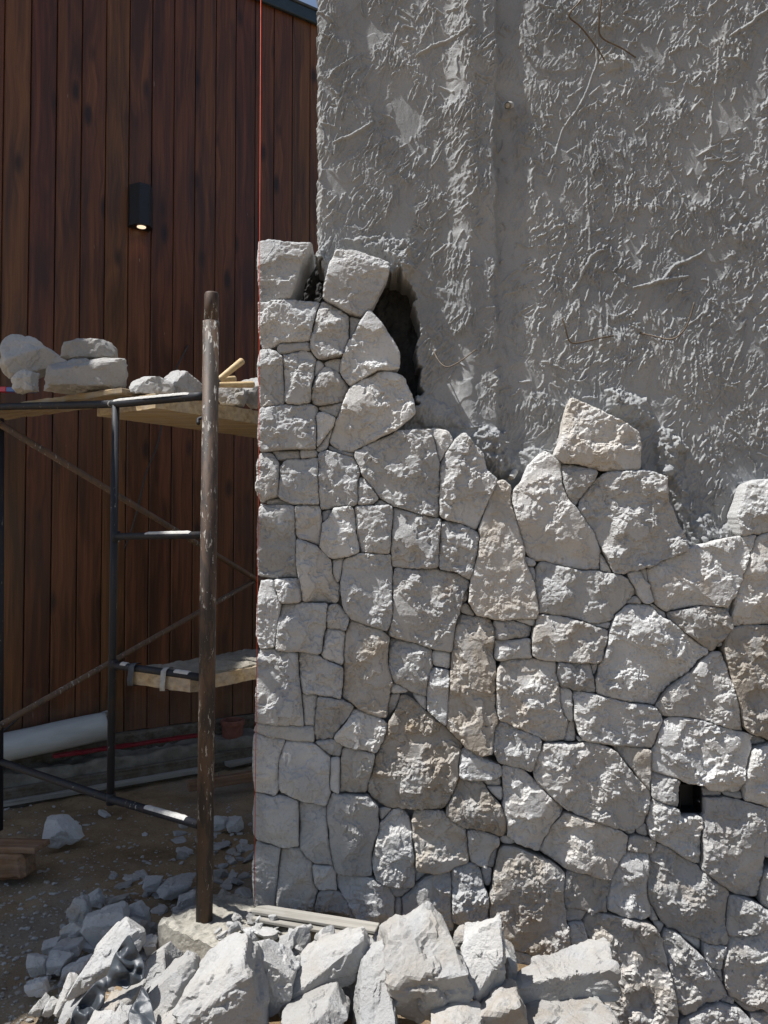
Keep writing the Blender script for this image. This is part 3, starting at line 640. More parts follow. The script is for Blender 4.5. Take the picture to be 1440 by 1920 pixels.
# ------------------------------------------------------------------ the stones
ORG = {'A': (470, 430), 'B': (470, 830), 'C': (470, 1230), 'D': (940, 720), 'E': (940, 1120), 'F': (940, 1420), 'G': (470, 1520), 'L': (0, 1620)}
def poly(s):
    k, rest = s.split(':'); pts = [tuple(float(v) for v in q.split(',')) for q in rest.split()]
    if k == 'P': return pts
    ox, oy = ORG[k]
    return [(ox + x / 2.88, oy + y / 2.88) for x, y in pts]
STONES = """
A:50,66 130,64 175,80 325,90 262,180 240,270 205,370 60,395 48,200|0
A:468,125 560,128 740,190 735,240 650,410 595,475 500,440 400,380 415,300 440,190|0.1
A:52,400 200,388 365,400 350,480 320,605 150,615 70,640 52,560|0
A:395,385 470,420 528,475 530,600 500,685 350,690 322,640 330,560 360,430|0.1
A:535,470 600,480 555,570 532,605|0
A:640,450 690,510 760,600 795,670 795,745 700,765 540,845 490,790 480,740 520,620 590,510|0
A:150,618 320,605 320,650 250,655 155,668|0
A:60,660 100,650 170,690 180,930 60,955 50,750|0
A:180,680 270,655 320,665 350,700 335,830 320,920 260,955 190,930 182,800|0
A:440,700 495,695 480,760 470,780 400,730|0
A:355,710 395,735 345,790|0
A:400,740 470,770 525,855 500,925 370,950 330,915 335,830|0.15
A:60,965 200,960 280,945 350,965 355,1060 350,1185 60,1195 48,1120|0
A:355,1000 400,990 455,1020 440,1070 360,1180|0
A:370,955 495,935 470,1015 400,980|0.5
A:435,1075 415,1170 370,1200 352,1190|0
A:690,765 820,800 870,920 880,990 760,1095 550,1200 480,1195 420,1140 470,1020 520,880 600,810|0.15
A:120,1200 265,1195 265,1235 150,1235|0
A:265,1195 355,1190 355,1220 270,1235|0.2
A:420,1165 500,1200 545,1205 545,1220 430,1195|0
A:985,1080 1060,1095 1090,1150 1022,1255 1010,1200|0.1
B:560,40 700,-20 800,-55 975,-60 990,0 1015,110 1018,250 1005,400 880,375 750,330 680,280 620,190 585,110|0
B:60,60 110,60 140,110 155,180 150,295 65,315 42,250 45,120|0.1
B:160,150 200,95 365,85 365,330 240,330 155,310 150,220|0
B:370,55 430,45 540,75 580,130 578,330 480,345 385,355 365,200|0
B:580,195 620,200 690,300 660,330 580,335|0.1
B:700,305 740,330 665,340|0
B:1150,-42 1190,10 1240,60 1265,160 1330,215 1290,300 1240,430 1210,465 1110,430 1030,395 1020,290 1025,110 1080,10|0.1
B:60,340 150,330 235,345 240,520 245,720 130,725 45,710 42,500|0
B:80,310 160,300 210,335 90,338|0
B:245,345 360,340 385,400 375,555 300,530 240,500|0.2
B:250,520 310,535 375,570 430,620 445,720 475,770 460,855 290,860 265,760 245,640|0.2
B:385,375 440,365 425,415 390,425|0
B:450,350 540,345 560,400 580,580 560,605 420,630 370,570 390,440|0
B:570,345 700,338 760,340 765,420 745,605 680,600 600,585 575,480|0
B:775,355 1020,415 1020,540 1010,670 860,678 765,660 765,500|0
B:1030,435 1130,435 1240,500 1220,600 1180,735 1100,690 1020,690 1015,560|0
P:930,905 945,903 958,915 965,960 978,1030 980,1045 996,1080 1009,1135 1003,1160 940,1160 895,1150 880,1130 880,1100 895,1040 900,985 915,940|0.5
B:500,640 560,610 640,600 750,605 755,720 765,940 730,1005 640,980 540,950 510,880 490,770|0
B:445,635 500,625 480,720 465,760 440,700|0
B:60,755 110,750 140,830 160,880 130,1095 60,1105 42,1040 48,850|0
B:135,750 200,738 270,740 275,830 260,860 160,860 140,810|0
B:165,885 290,865 410,870 405,980 385,1125 150,1120 135,1090|0
B:415,890 460,880 530,950 510,1015 415,1000|0
B:395,1030 420,1005 500,1020 505,1200 450,1185 390,1165|0.1
B:790,680 900,690 1000,680 1110,710 1180,750 1150,850 1120,930 1085,1130 960,1100 870,1070 760,1035 770,940 770,780|0.15
B:1130,890 1165,870 1205,935 1130,905|0
B:1150,800 1172,800 1165,850 1135,880|0
B:540,965 600,985 690,1010 745,1060 740,1200 765,1285 735,1475 650,1460 500,1370 495,1300 505,1100|0.6
B:750,1075 850,1085 975,1120 975,1210 950,1290 950,1370 850,1330 770,1285 745,1200|0
B:985,1135 1080,1140 1075,1220 1000,1205 980,1180|0
B:970,1225 1010,1215 1070,1235 1070,1340 1055,1520 960,1450 955,1330|0
B:1115,940 1280,955 1312,1010 1310,1200 1330,1340 1325,1520 1290,1660 1220,1677 1130,1600 1062,1530 1068,1400 1090,1150 1100,1000|0.75
B:60,1122 150,1128 250,1130 262,1280 270,1400 285,1525 150,1520 35,1505 40,1350 45,1180|0.05
B:265,1130 380,1160 505,1215 505,1300 480,1380 380,1360 285,1350 265,1250|0.1
C:285,210 360,205 345,375 295,370|0
C:365,215 480,235 545,275 520,340 445,435 350,450 350,330|0.35
C:40,365 340,385 345,460 280,455 180,445 80,430 30,400|0.1
C:30,420 180,450 150,560 155,700 125,752 30,735 25,560|0.1
C:195,465 330,460 425,545 425,740 400,800 260,775 155,710 150,590|0
C:350,465 440,455 500,495 490,545 420,530|0
C:560,300 650,320 740,375 725,450 680,520 580,500 500,480 450,430 500,370|0.1
C:435,555 480,550 480,740 430,710|0
C:490,500 580,500 665,525 650,650 610,745 480,740 485,600|0.4
C:815,225 850,230 980,330 1140,475 1125,560 1090,740 1025,825 850,815 760,825 650,760 640,690 680,540 740,380 790,280|0.7
C:760,210 800,215 790,280 745,330 735,260|0.2
C:750,150 840,190 760,205|0
C:890,215 945,225 945,300|0
C:30,755 140,760 250,780 262,900 260,1025 180,1030 60,1010 25,960 20,850|0.1
C:265,800 340,800 405,830 420,1000 445,1130 380,1125 300,1080 262,1020 262,900|0.15
C:440,750 560,745 640,760 685,830 680,930 640,1060 645,1170 600,1185 480,1180 450,1120 425,980 415,850|0.15
C:790,830 830,860 870,930 885,1120 880,1245 780,1245 690,1205 665,1110 690,1000 710,900|0.2
C:690,840 755,835 710,890|0.1
C:900,835 1020,840 1100,890 1165,950 1175,1050 1165,1110 1080,1150 1000,1165 890,1140 875,1000 875,900|0.7
C:1170,945 1250,940 1335,980 1320,1050 1270,1130 1200,1110 1175,1050|0.4
C:1140,660 1250,680 1310,760 1370,850 1385,950 1360,975 1240,950 1100,890 1060,850 1090,740|0.65
C:1130,515 1180,510 1250,560 1345,600 1345,650 1270,660 1140,655 1125,580|0
C:1250,680 1345,655 1350,700 1290,705|0
C:1275,710 1360,710 1360,780 1310,750|0
C:40,1010 100,1020 150,1050 135,1340 30,1340 22,1150|0.2
C:170,1050 260,1035 325,1110 335,1200 355,1280 340,1370 200,1350 140,1330 150,1150|0.45
C:330,1130 440,1140 460,1180 455,1270 350,1250 340,1180|0.2
C:360,1290 430,1270 510,1310 560,1400 450,1380 345,1370|0.4
C:470,1180 560,1190 650,1205 740,1250 775,1330 770,1440 680,1430 560,1400 500,1290 460,1220|0.15
C:940,1190 1080,1165 1085,1300 1085,1480 830,1480 820,1330 870,1250|0.1
C:1090,1130 1210,1130 1240,1180 1270,1280 1280,1420 1220,1470 1090,1430 1085,1280|0
C:1260,1160 1300,1155 1295,1250 1265,1250|0
C:1300,1050 1340,1040 1310,1150 1280,1150|0
C:750,1240 880,1250 870,1280 800,1300 770,1290|0
C:780,1330 815,1330 810,1440 780,1440|0
C:890,1170 975,1175 890,1240|0
D:215,385 245,372 325,435 330,550 380,660 480,780 530,880 540,1000 430,1005 330,985 230,955 170,945 130,870 70,690 52,600 120,530 150,450|0.25
D:325,440 400,435 510,475 460,570 410,655 370,640 335,540|0.1
D:380,85 440,110 600,190 735,265 745,330 735,460 640,470 480,450 340,425 297,385 330,310 350,200|0.45
D:570,485 700,470 790,480 865,510 880,620 920,700 1000,900 900,945 740,1000 610,1020 560,910 500,780 420,690 415,630 470,560|0.1
D:1340,540 1380,525 1500,520 1540,700 1500,790 1300,815 1280,720 1310,640|0
D:1370,815 1365,860 1320,1000 1260,1130 1220,1205 1060,1195 890,1230 850,1200 810,1100 790,1010 870,950 1000,900 1180,850|0.1
D:1400,830 1440,805 1540,810 1560,1100 1500,1300 1330,1290 1250,1300 1260,1180 1310,1000 1350,880|0.35
D:230,955 320,985 430,1005 530,1010 620,1030 700,1080 735,1120 660,1190 590,1280 520,1295 380,1265 205,1230 185,1100 200,1000|0
D:120,940 180,955 175,985 140,985|0
D:140,990 175,990 175,1060|0
D:690,1015 750,1010 800,1090 820,1170 780,1190 740,1130 710,1070|0
D:755,1000 785,1000 790,1070 765,1050|0
D:690,1180 730,1150 760,1185|0
D:535,920 555,950 590,1020 540,1015|0
D:900,1235 1060,1200 1150,1200 1215,1215 1240,1300 1200,1400 1140,1435 1020,1350 910,1260|0.4
D:820,1195 900,1240 890,1270 850,1245|0
D:1245,1160 1255,1200 1230,1240 1225,1210|0
D:1150,1395 1210,1390 1210,1410 1160,1420|0
E:-30,140 60,128 160,165 155,205 60,225 -35,225|0.1
E:-35,240 150,232 162,325 0,332 -35,325|0
E:60,118 180,120 178,150|0
E:205,95 320,100 420,125 490,160 575,180 570,240 540,350 400,350 220,335 165,310 175,200|0.3
E:500,150 590,140 580,170|0
E:700,45 790,40 850,90 960,180 1110,295 1050,360 960,430 880,520 835,580 720,570 590,540 515,510 505,440 540,340 590,180 620,90|0
E:30,340 140,335 290,350 300,450 320,600 360,680 345,765 260,775 150,720 0,660 -40,600 -35,450 -10,380|0.4
E:310,355 470,355 490,400 500,505 420,500 320,480 300,420|0
E:480,370 520,350 510,420 490,430|0
E:320,490 370,500 385,590 380,670 340,640 320,560|0
E:370,680 405,680 400,785 350,785|0.2
E:400,520 440,515 640,560 820,590 860,640 855,700 820,810 760,815 560,775 440,765 410,720 395,620|0.1
E:1150,300 1190,305 1220,400 1260,550 1300,710 1270,720 1080,650 870,630 840,590 900,500 1000,430 1100,340|0.25
E:1225,190 1290,165 1440,155 1540,155 1570,500 1540,770 1440,760 1300,700 1280,600 1225,380 1200,240|0.8
E:880,680 930,655 1000,652 1090,670 1200,700 1330,745 1340,790 1310,900 1290,1040 1250,1050 1100,1020 960,975 815,935 820,860 850,720|0.15
E:1345,765 1390,755 1430,785 1360,805|0
E:1360,810 1540,790 1560,950 1540,1130 1440,1130 1310,1090 1310,980 1335,870|0.15
E:-40,690 10,670 110,725 205,755 200,830 165,930 60,900 -10,880 -45,800|0.1
E:230,790 370,790 490,780 600,830 700,960 800,1050 795,1130 770,1220 680,1260 600,1235 440,1170 340,1125 260,1050 190,980 170,900 200,830|0.3
E:415,760 450,775 420,785|0
E:610,800 800,820 800,1040 720,930|0.5
E:815,945 940,980 962,1000 955,1125 880,1110 810,1070|0.1
E:1095,1045 1200,1060 1195,1080 1100,1075|0
E:1200,1055 1300,1060 1300,1090 1210,1075|0
E:800,1095 830,1090 950,1145 1080,1190 1085,1300 1075,1440 1000,1420 880,1340 810,1300 790,1210|0.15
F:1090,220 1200,215 1300,240 1410,265 1420,400 1400,600 1385,750 1300,750 1200,690 1080,600 1080,450 1085,320|0.2
E:15,920 110,940 180,1000 330,1150 260,1240 220,1365 130,1330 30,1280 10,1100|0.2
F:340,305 450,330 600,375 680,425 660,500 620,590 580,645 470,625 370,600 280,545 215,500 270,385|0.5
F:690,440 740,428 840,455 835,500 790,520 680,490|0.4
F:740,395 780,370 790,430 745,420|0
F:670,405 725,405 700,425|0
F:690,510 790,525 790,600 780,720 805,850 760,868 640,840 580,815 575,750 600,640 650,545|0.1
F:850,470 910,480 1000,550 1080,610 1200,700 1225,740 1210,860 1215,1000 1120,1005 1000,960 890,910 840,830 800,770 785,680 800,560|0.2
F:370,620 440,620 580,665 575,740 555,835 490,840 380,815 335,790 335,680|0.3
F:30,480 100,500 200,545 280,580 330,625 330,760 345,860 370,1080 310,1110 200,1070 60,1025 -30,1000 -60,900 -50,700 -10,500|0.6
F:5,440 40,430 70,465 20,470|0
F:350,830 400,812 470,840 445,890 345,885|0
F:370,900 440,895 460,960 515,1085 440,1115 380,1110 375,1000|0
F:460,870 540,850 640,870 740,880 830,920 860,970 880,1060 910,1180 935,1340 930,1480 620,1500 550,1300 600,1080 520,1080 450,920|0.45
F:890,935 940,950 1010,1000 1080,1070 1150,1160 1225,1280 1180,1310 1080,1345 990,1385 940,1330 920,1180 890,1080 870,990|0.15
F:975,975 1085,1000 1085,1060|0.1
F:1095,1010 1205,1025 1190,1150 1140,1145 1095,1080|0.1
F:820,820 850,890 820,885|0
F:835,900 885,910 860,965|0
F:1150,1150 1195,1155 1205,1220|0
F:1230,760 1300,760 1440,830 1500,860 1440,915 1340,950 1250,970 1215,940 1225,850|0.1
F:1250,975 1350,950 1440,915 1540,900 1560,1200 1540,1370 1400,1350 1300,1320 1230,1280 1200,1200 1205,1060|0.3
F:1000,1400 1100,1345 1200,1330 1290,1370 1350,1440 1350,1560 950,1560 960,1440|0.1
F:1430,620 1540,600 1560,700 1540,860 1420,800 1410,720|0.2
F:1425,430 1540,420 1540,560 1430,530|0.1
F:1410,300 1440,280 1540,280 1540,400 1430,390 1415,350|0.1
F:1200,1310 1265,1310 1260,1345 1190,1335|0
F:1270,1320 1410,1360 1410,1390 1340,1370|0.3
F:1360,1390 1540,1390 1540,1560 1370,1560|0.2
F:50,1040 180,1075 270,1110 250,1150 80,1150 30,1100|0.3
F:285,1120 370,1100 440,1125 420,1250 280,1250|0.1
"""
polys = []; warms = []; traced = []
for ln in STONES.strip().splitlines():
    s, w = ln.split('|'); polys.append(np.array(poly(s))); warms.append(float(w)); traced.append(True)
fr = random.Random(21)
def filler(cx, cy, r):
    n = fr.choice([5, 6, 6, 7]); a0 = fr.uniform(0, 6.28)
    polys.append(np.array([(cx + r * fr.uniform(0.85, 1.1) * math.cos(a0 + 6.283 * k / n), cy + r * 0.9 * fr.uniform(0.85, 1.1) * math.sin(a0 + 6.283 * k / n)) for k in range(n)]))
    warms.append(fr.choice([0, 0, 0.1, 0.3, 0.6])); traced.append(False)
def sdf_at(x, y): return min(poly_sdf(np.array([x]), np.array([y]), p)[0] for p, t in zip(polys[:NTR], traced) if t)
NTR = len(polys)
for row in range(0, 16):
    for col in range(0, 14):
        cx = 500 + col * 96 + (row % 2) * 48 + fr.uniform(-14, 14); cy = 960 + row * 84 + fr.uniform(-12, 12)
        if not (cx > 1470 or cy > 1735): continue
        if cx > 1800: continue
        if sdf_at(cx, cy) < 22: continue
        filler(cx, cy, 52)
HOLE = np.array([(1275, 1471), (1318, 1471), (1318, 1527), (1275, 1527)], float)

STY = 2.70
stonewall = empty('stone_wall', (0.5, 2.76, 0), 'wall facing of irregular grey quarry stones laid tightly, unfinished top edge', 'wall')
bbs = [(p[:, 0].min(), p[:, 1].min(), p[:, 0].max(), p[:, 1].max()) for p in polys]
from mathutils.geometry import delaunay_2d_cdt
def build_stone(i):
    P = polys[i]; rng = np.random.RandomState(100 + i)
    cr = P[:, 0] * np.roll(P[:, 1], -1) - np.roll(P[:, 0], -1) * P[:, 1]; a = 0.5 * np.sum(cr)
    c = np.array([np.sum((P[:, 0] + np.roll(P[:, 0], -1)) * cr), np.sum((P[:, 1] + np.roll(P[:, 1], -1)) * cr)]) / (6 * a)
    rm = math.sqrt(abs(a) / math.pi); small = rm < 17
    Pc = np.vstack([P, P[:1]]); sl_ = np.hypot(*np.diff(Pc, axis=0).T); cum = np.concatenate([[0], np.cumsum(sl_)]); per = cum[-1]
    vis = c[0] < 1480
    sp = 2.6 if vis else 6.0
    N = int(np.clip(per / (sp * 0.95), 18, 420)); s_ = np.linspace(0, per, N, endpoint=False)
    Bx = np.interp(s_, cum, Pc[:, 0]); By = np.interp(s_, cum, Pc[:, 1])
    ux, uy = Bx - c[0], By - c[1]; ln = np.hypot(ux, uy); ux /= ln; uy /= ln
    off = np.linspace(-12, 9, 34)[None, :]
    rr = np.maximum(ln[:, None] + off, 1.0); sx = c[0] + ux[:, None] * rr; sy = c[1] + uy[:, None] * rr
    own = -poly_sdf(sx, sy, P) - (0 if traced[i] else 9); ok = own > -5.0; b = bbs[i]
    for j, q in enumerate(polys):
        if j == i: continue
        d = bbs[j]
        if d[0] > b[2] + 12 or d[2] < b[0] - 12 or d[1] > b[3] + 12 or d[3] < b[1] - 12: continue
        ok &= own >= -poly_sdf(sx, sy, q) - (0 if traced[j] else 9)
    if b[2] > 1240 and b[0] < 1350 and b[3] > 1440 and b[1] < 1560: ok &= poly_sdf(sx, sy, HOLE) > 2.0
    bad = ~ok; first = np.where(bad.any(1), bad.argmax(1), 34)
    rad = rr[np.arange(N), np.clip(first - 1, 0, 33)]
    Bx = c[0] + ux * rad; By = c[1] + uy * rad
    for _ in range(3):
        Bx = 0.5 * Bx + 0.25 * (np.roll(Bx, 1) + np.roll(Bx, -1)); By = 0.5 * By + 0.25 * (np.roll(By, 1) + np.roll(By, -1))
    jn = 0.30 + 0.9 * perlin2(s_ / 30.0 + i, s_ * 0 + i * 1.7, 6) + (0.6 if small else 1.1) * perlin2(s_ / 7.0 + i, s_ * 0 + i, 5)
    k_ = np.maximum(1 - jn / np.maximum(np.hypot(Bx - c[0], By - c[1]), 4), 0.6)
    Bx = c[0] + (Bx - c[0]) * k_; By = c[1] + (By - c[1]) * k_
    Bp = np.stack([Bx, By], 1)
    # interior points
    gx = np.arange(Bx.min(), Bx.max(), sp); gy = np.arange(By.min(), By.max(), sp * 0.87)
    GX, GY = np.meshgrid(gx, gy); GX = GX + (np.arange(len(gy)) % 2)[:, None] * sp / 2 + rng.uniform(-0.25, 0.25, GX.shape) * sp; GY = GY + rng.uniform(-0.25, 0.25, GY.shape) * sp
    sd = poly_sdf(GX, GY, Bp); ins = sd < -sp * 0.62
    pts = np.concatenate([Bp, np.stack([GX[ins], GY[ins]], 1)]); edge = np.concatenate([np.zeros(N), -sd[ins]])
    vv, _, ff, ov, _, _ = delaunay_2d_cdt([Vector((float(x), float(y))) for x, y in pts], [], [list(range(N))], 1, 1e-4)
    if len(vv) != len(pts):
        src = np.array([o_[0] if o_ else 0 for o_ in ov]); edge = edge[src]; pts = np.array([(v_.x, v_.y) for v_ in vv])
        loop = [k for k, s0 in enumerate(src) if s0 < N]; loop.sort(key=lambda k: src[k])
    else: loop = list(range(N))
    F = np.array([list(f_) for f_ in ff if len(f_) == 3], int)
    X, Z = at_np(pts[:, 0], pts[:, 1], STY); cx, cz = at_np(c[0], c[1], STY)
    lx, lz = X - cx, Z - cz; R = rm * STY / 1440; e = edge * STY / 1440; so = rng.uniform(0, 50, 2)
    # a main face leaning slightly over, chiselled facets, pitched margins
    R_ = min(R, 0.10)
    fl = [rng.uniform(-0.05, 0.06) * lz + rng.uniform(-0.06, 0.05) * lx + R_ * 0.15]
    calm = per * per / abs(a) > 19.5 and not small      # long slender stones keep one clean face
    nf = 2 if small else (1 if calm else rng.randint(3, 7))
    for k in range(nf):
        an = rng.uniform(0, 2 * np.pi) if k else rng.uniform(1.1, 2.8)
        sl = rng.uniform(0.10, 0.40); d0 = rng.uniform(0.25, 0.95) * R
        fl.append(R_ * 0.15 + sl * (d0 - (np.cos(an) * lx + np.sin(an) * lz)))
    Hs = np.min(np.stack(fl), 0); Hs = np.maximum(Hs, -0.014)
    u, v = X + so[0], Z + so[1]
    wx = u + 0.010 * perlin2(u * 18, v * 18, 3) + 0.004 * perlin2(u * 50, v * 50, 33); wz = v + 0.010 * perlin2(u * 18, v * 18, 4) + 0.004 * perlin2(u * 50, v * 50, 34)
    # spalls: shallow broken ledges
    t = perlin2(wx * 8, wz * 8, 7) + 0.45 * perlin2(wx * 21, wz * 21, 8) + 0.15 * perlin2(wx * 60, wz * 60, 9)
    ter = 0.008 * sstep(-0.02, 0.05, t) + 0.008 * sstep(0.27, 0.33, t) - 0.007 * sstep(-0.22, -0.28, t)
    patch = sstep(-0.14, 0.10, perlin2(wx * 8 + 3, wz * 8, 11) + 0.45 * perlin2(wx * 24, wz * 24, 12) + rng.uniform(-0.22, 0.22))
    ang = perlin2(wx * 34, wz * 34, 13); cry = np.abs(ang) * 0.0085 + np.abs(perlin2(wx * 60, wz * 60, 14)) * 0.0072 + np.abs(perlin2(wx * 100, wz * 100, 15)) * 0.0030
    fine = 0.0009 * fbm2(wx * 50, wz * 50, 3, 25, 0.65)
    k = 0.5 if small else 1.0
    Hs = Hs + k * (rng.uniform(0.6, 1.1) * (0.3 if calm else 1.0) * ter + rng.uniform(0.4, 1.1) * patch * cry) + fine
    base = rng.uniform(-0.022, -0.004) if small else rng.uniform(-0.007, 0.006)
    Hs = Hs + base - (0.005 if small else 0.0065) * np.exp(-e / 0.0020)
    front = np.stack([lx, -Hs, lz], 1)
    left = c[0] < 600
    bl = front[loop].copy(); bl[:, 0] *= 0.94; bl[:, 2] *= 0.94; bl[:, 1] = 0.20 if left else 0.085
    n0 = len(front); V = np.concatenate([front, bl]); lo_ = np.array(loop); L_ = len(loop); k2 = (np.arange(L_) + 1) % L_
    S1 = np.stack([lo_, lo_[k2], n0 + k2], 1); S2 = np.stack([lo_, n0 + k2, n0 + np.arange(L_)], 1)
    n_ = np.cross(V[F[:, 1]] - V[F[:, 0]], V[F[:, 2]] - V[F[:, 0]])[:, 1].sum()
    if n_ > 0: F = F[:, ::-1]
    me = fast_mesh('stone', V, np.concatenate([F, S1, S2]), False)
    try:
        bm = bmesh.new(); bm.from_mesh(me); bmesh.ops.recalc_face_normals(bm, faces=bm.faces); bm.to_mesh(me); bm.free()
    except Exception: pass
    o = put('stone', me, 'stone', stonewall, (cx, STY, cz)); o['warm'] = float(warms[i])
for i in range(len(polys)): build_stone(i)
# mortar core inside the left end, where the facing turns the corner
cx0, cx1 = at(508, 900, 2.8).x, XL + 0.03
def core(y0, y1, ya, yb, x0, x1):
    z0, z1 = at(500, y1, 2.8).z, at(500, y0, 2.8).z
    put('mortar_core', box_mesh('mortar_core', (x1 - x0, yb - ya, z1 - z0), 0.01), 'plaster', stonewall, ((x0 + x1) / 2, (ya + yb) / 2, (z0 + z1) / 2))
core(492, 604, 2.96, 2.99, at(552, 900, 2.87).x, XL + 0.02)
core(600, 1790, 2.745, 2.93, cx0, cx1)
core(860, 2000, 2.752, 2.80, XL + 0.03, at(815, 900, 2.78).x)

# ------------------------------------------------------------------ loose rocks
def ico(sub):
    bm = bmesh.new(); bmesh.ops.create_icosphere(bm, subdivisions=sub, radius=1.0)
    V = np.array([v.co[:] for v in bm.verts]); F = np.array([[v.index for v in f.verts] for f in bm.faces]); bm.free()
    return V / np.linalg.norm(V, axis=1)[:, None], F
ICO = {s: ico(s) for s in (2, 3, 4, 5)}
def rock_geo(planes, sub=4, p=16, amp=0.006, seed=0, fr_=12.0, chips=True):
    D, F = ICO[sub]
    Nn = np.array([n / np.linalg.norm(n) for n, d in planes]); dd = np.array([d for n, d in planes])
    q = np.clip(D @ Nn.T, 0, None) / dd[None, :]
    r = (np.sum(q ** p, 1)) ** (-1.0 / p)
    V = D * r[:, None]; w = V + seed * 1.37
    if chips:
        t = fbm3(w * fr_ * 0.7, 3, seed % 50)
        r2 = amp * 1.6 * (sstep(0.0, 0.10, t) - 0.5) + amp * 0.9 * (sstep(0.3, 0.36, t))
        patch = sstep(-0.1, 0.3, perlin3(w * fr_ * 0.8, seed % 40 + 3))
        rid = (1 - np.abs(perlin3(w * fr_ * 4, 5)) * 2.0) * 0.5 + (1 - np.abs(perlin3(w * fr_ * 9, 6)) * 2.0) * 0.28
        V = V + D * (r2 + amp * (0.35 + 0.65 * patch) * (rid - 0.2))[:, None]
    else:
        V = V + D * (amp * fbm3(w * fr_, 3, seed % 50))[:, None]
    return V, F
def hull(pts):
    pts = sorted(map(tuple, pts))
    def half(ps):
        h = []
        for p in ps:
            while len(h) > 1 and (h[-1][0] - h[-2][0]) * (p[1] - h[-2][1]) - (h[-1][1] - h[-2][1]) * (p[0] - h[-2][0]) <= 0: h.pop()
            h.append(p)
        return h
    a = half(pts); b = half(pts[::-1]); return a[:-1] + b[:-1]
def outline_rock(name, spec, Y, thick, faces=None, label=None, cat='rock', group=None, mat='rubble', sub=4, seed=1, amp=None, warm=0.0, tilt=0.22, parent=None):
    """rock whose outline in the photo is known; Y its distance, faces = extra front planes (normal, depth fraction)"""
    rng = random.Random(seed); P = poly(spec)
    W = [(at(x, y, Y).x, at(x, y, Y).z) for x, y in P]; Hh = hull(W)
    cx = sum(p[0] for p in Hh) / len(Hh); cz = sum(p[1] for p in Hh) / len(Hh)
    while len(Hh) > 8:      # keep the corners that matter
        ar = [abs((Hh[k][0] - Hh[k - 1][0]) * (Hh[(k + 1) % len(Hh)][1] - Hh[k - 1][1]) - (Hh[k][1] - Hh[k - 1][1]) * (Hh[(k + 1) % len(Hh)][0] - Hh[k - 1][0])) for k in range(len(Hh))]
        Hh.pop(ar.index(min(ar)))
    planes = []
    n = len(Hh); R = 0
    for k in range(n):
        ax, az = Hh[k]; bx, bz = Hh[(k + 1) % n]; ex, ez = bx - ax, bz - az; L = math.hypot(ex, ez)
        if L < 1e-4: continue
        nx, nz = ez / L, -ex / L; d = (ax - cx) * nx + (az - cz) * nz; R += d / n
        ty = rng.uniform(-tilt, tilt)
        planes.append((np.array([nx, ty, nz]), d * 1.0 / math.sqrt(1 + ty * ty)))
    h = thick / 2
    for _ in range(3):      # broken-off corners
        k = rng.randrange(n); ax, az = Hh[k]; ll = math.hypot(ax - cx, az - cz); s_ = rng.choice((-1, -1, -1, 1)); b_ = rng.uniform(0.5, 1.3)
        nn = np.array([(ax - cx) / ll, s_ * b_, (az - cz) / ll]); planes.append((nn, (ll * rng.uniform(0.72, 0.92) + h * b_ * rng.uniform(0.6, 0.9)) / np.linalg.norm(nn)))
    if faces is None:
        faces = [((rng.uniform(-0.3, 0.1), -0.8, rng.uniform(0.35, 0.65)), 0.85), ((rng.uniform(-0.1, 0.35), -0.93, rng.uniform(-0.35, 0.0)), 0.8)]
    for nrm, fr_ in faces: planes.append((np.array(nrm, float), h * fr_))
    for _ in range(3): planes.append((np.array([rng.uniform(-0.5, 0.5), 1.0, rng.uniform(-0.5, 0.5)]), h * rng.uniform(0.8, 1.0)))
    if amp is None: amp = min(0.007, 0.046 * R + 0.001)
    V, F = rock_geo(planes, sub, 90, amp, seed, 18.0 if R > 0.05 else 26.0)
    o = put(name, fast_mesh(name, V, F, False), mat, parent, (cx, Y, cz)); o['warm'] = warm
    if label: tag(o, label, cat, group)
    return o

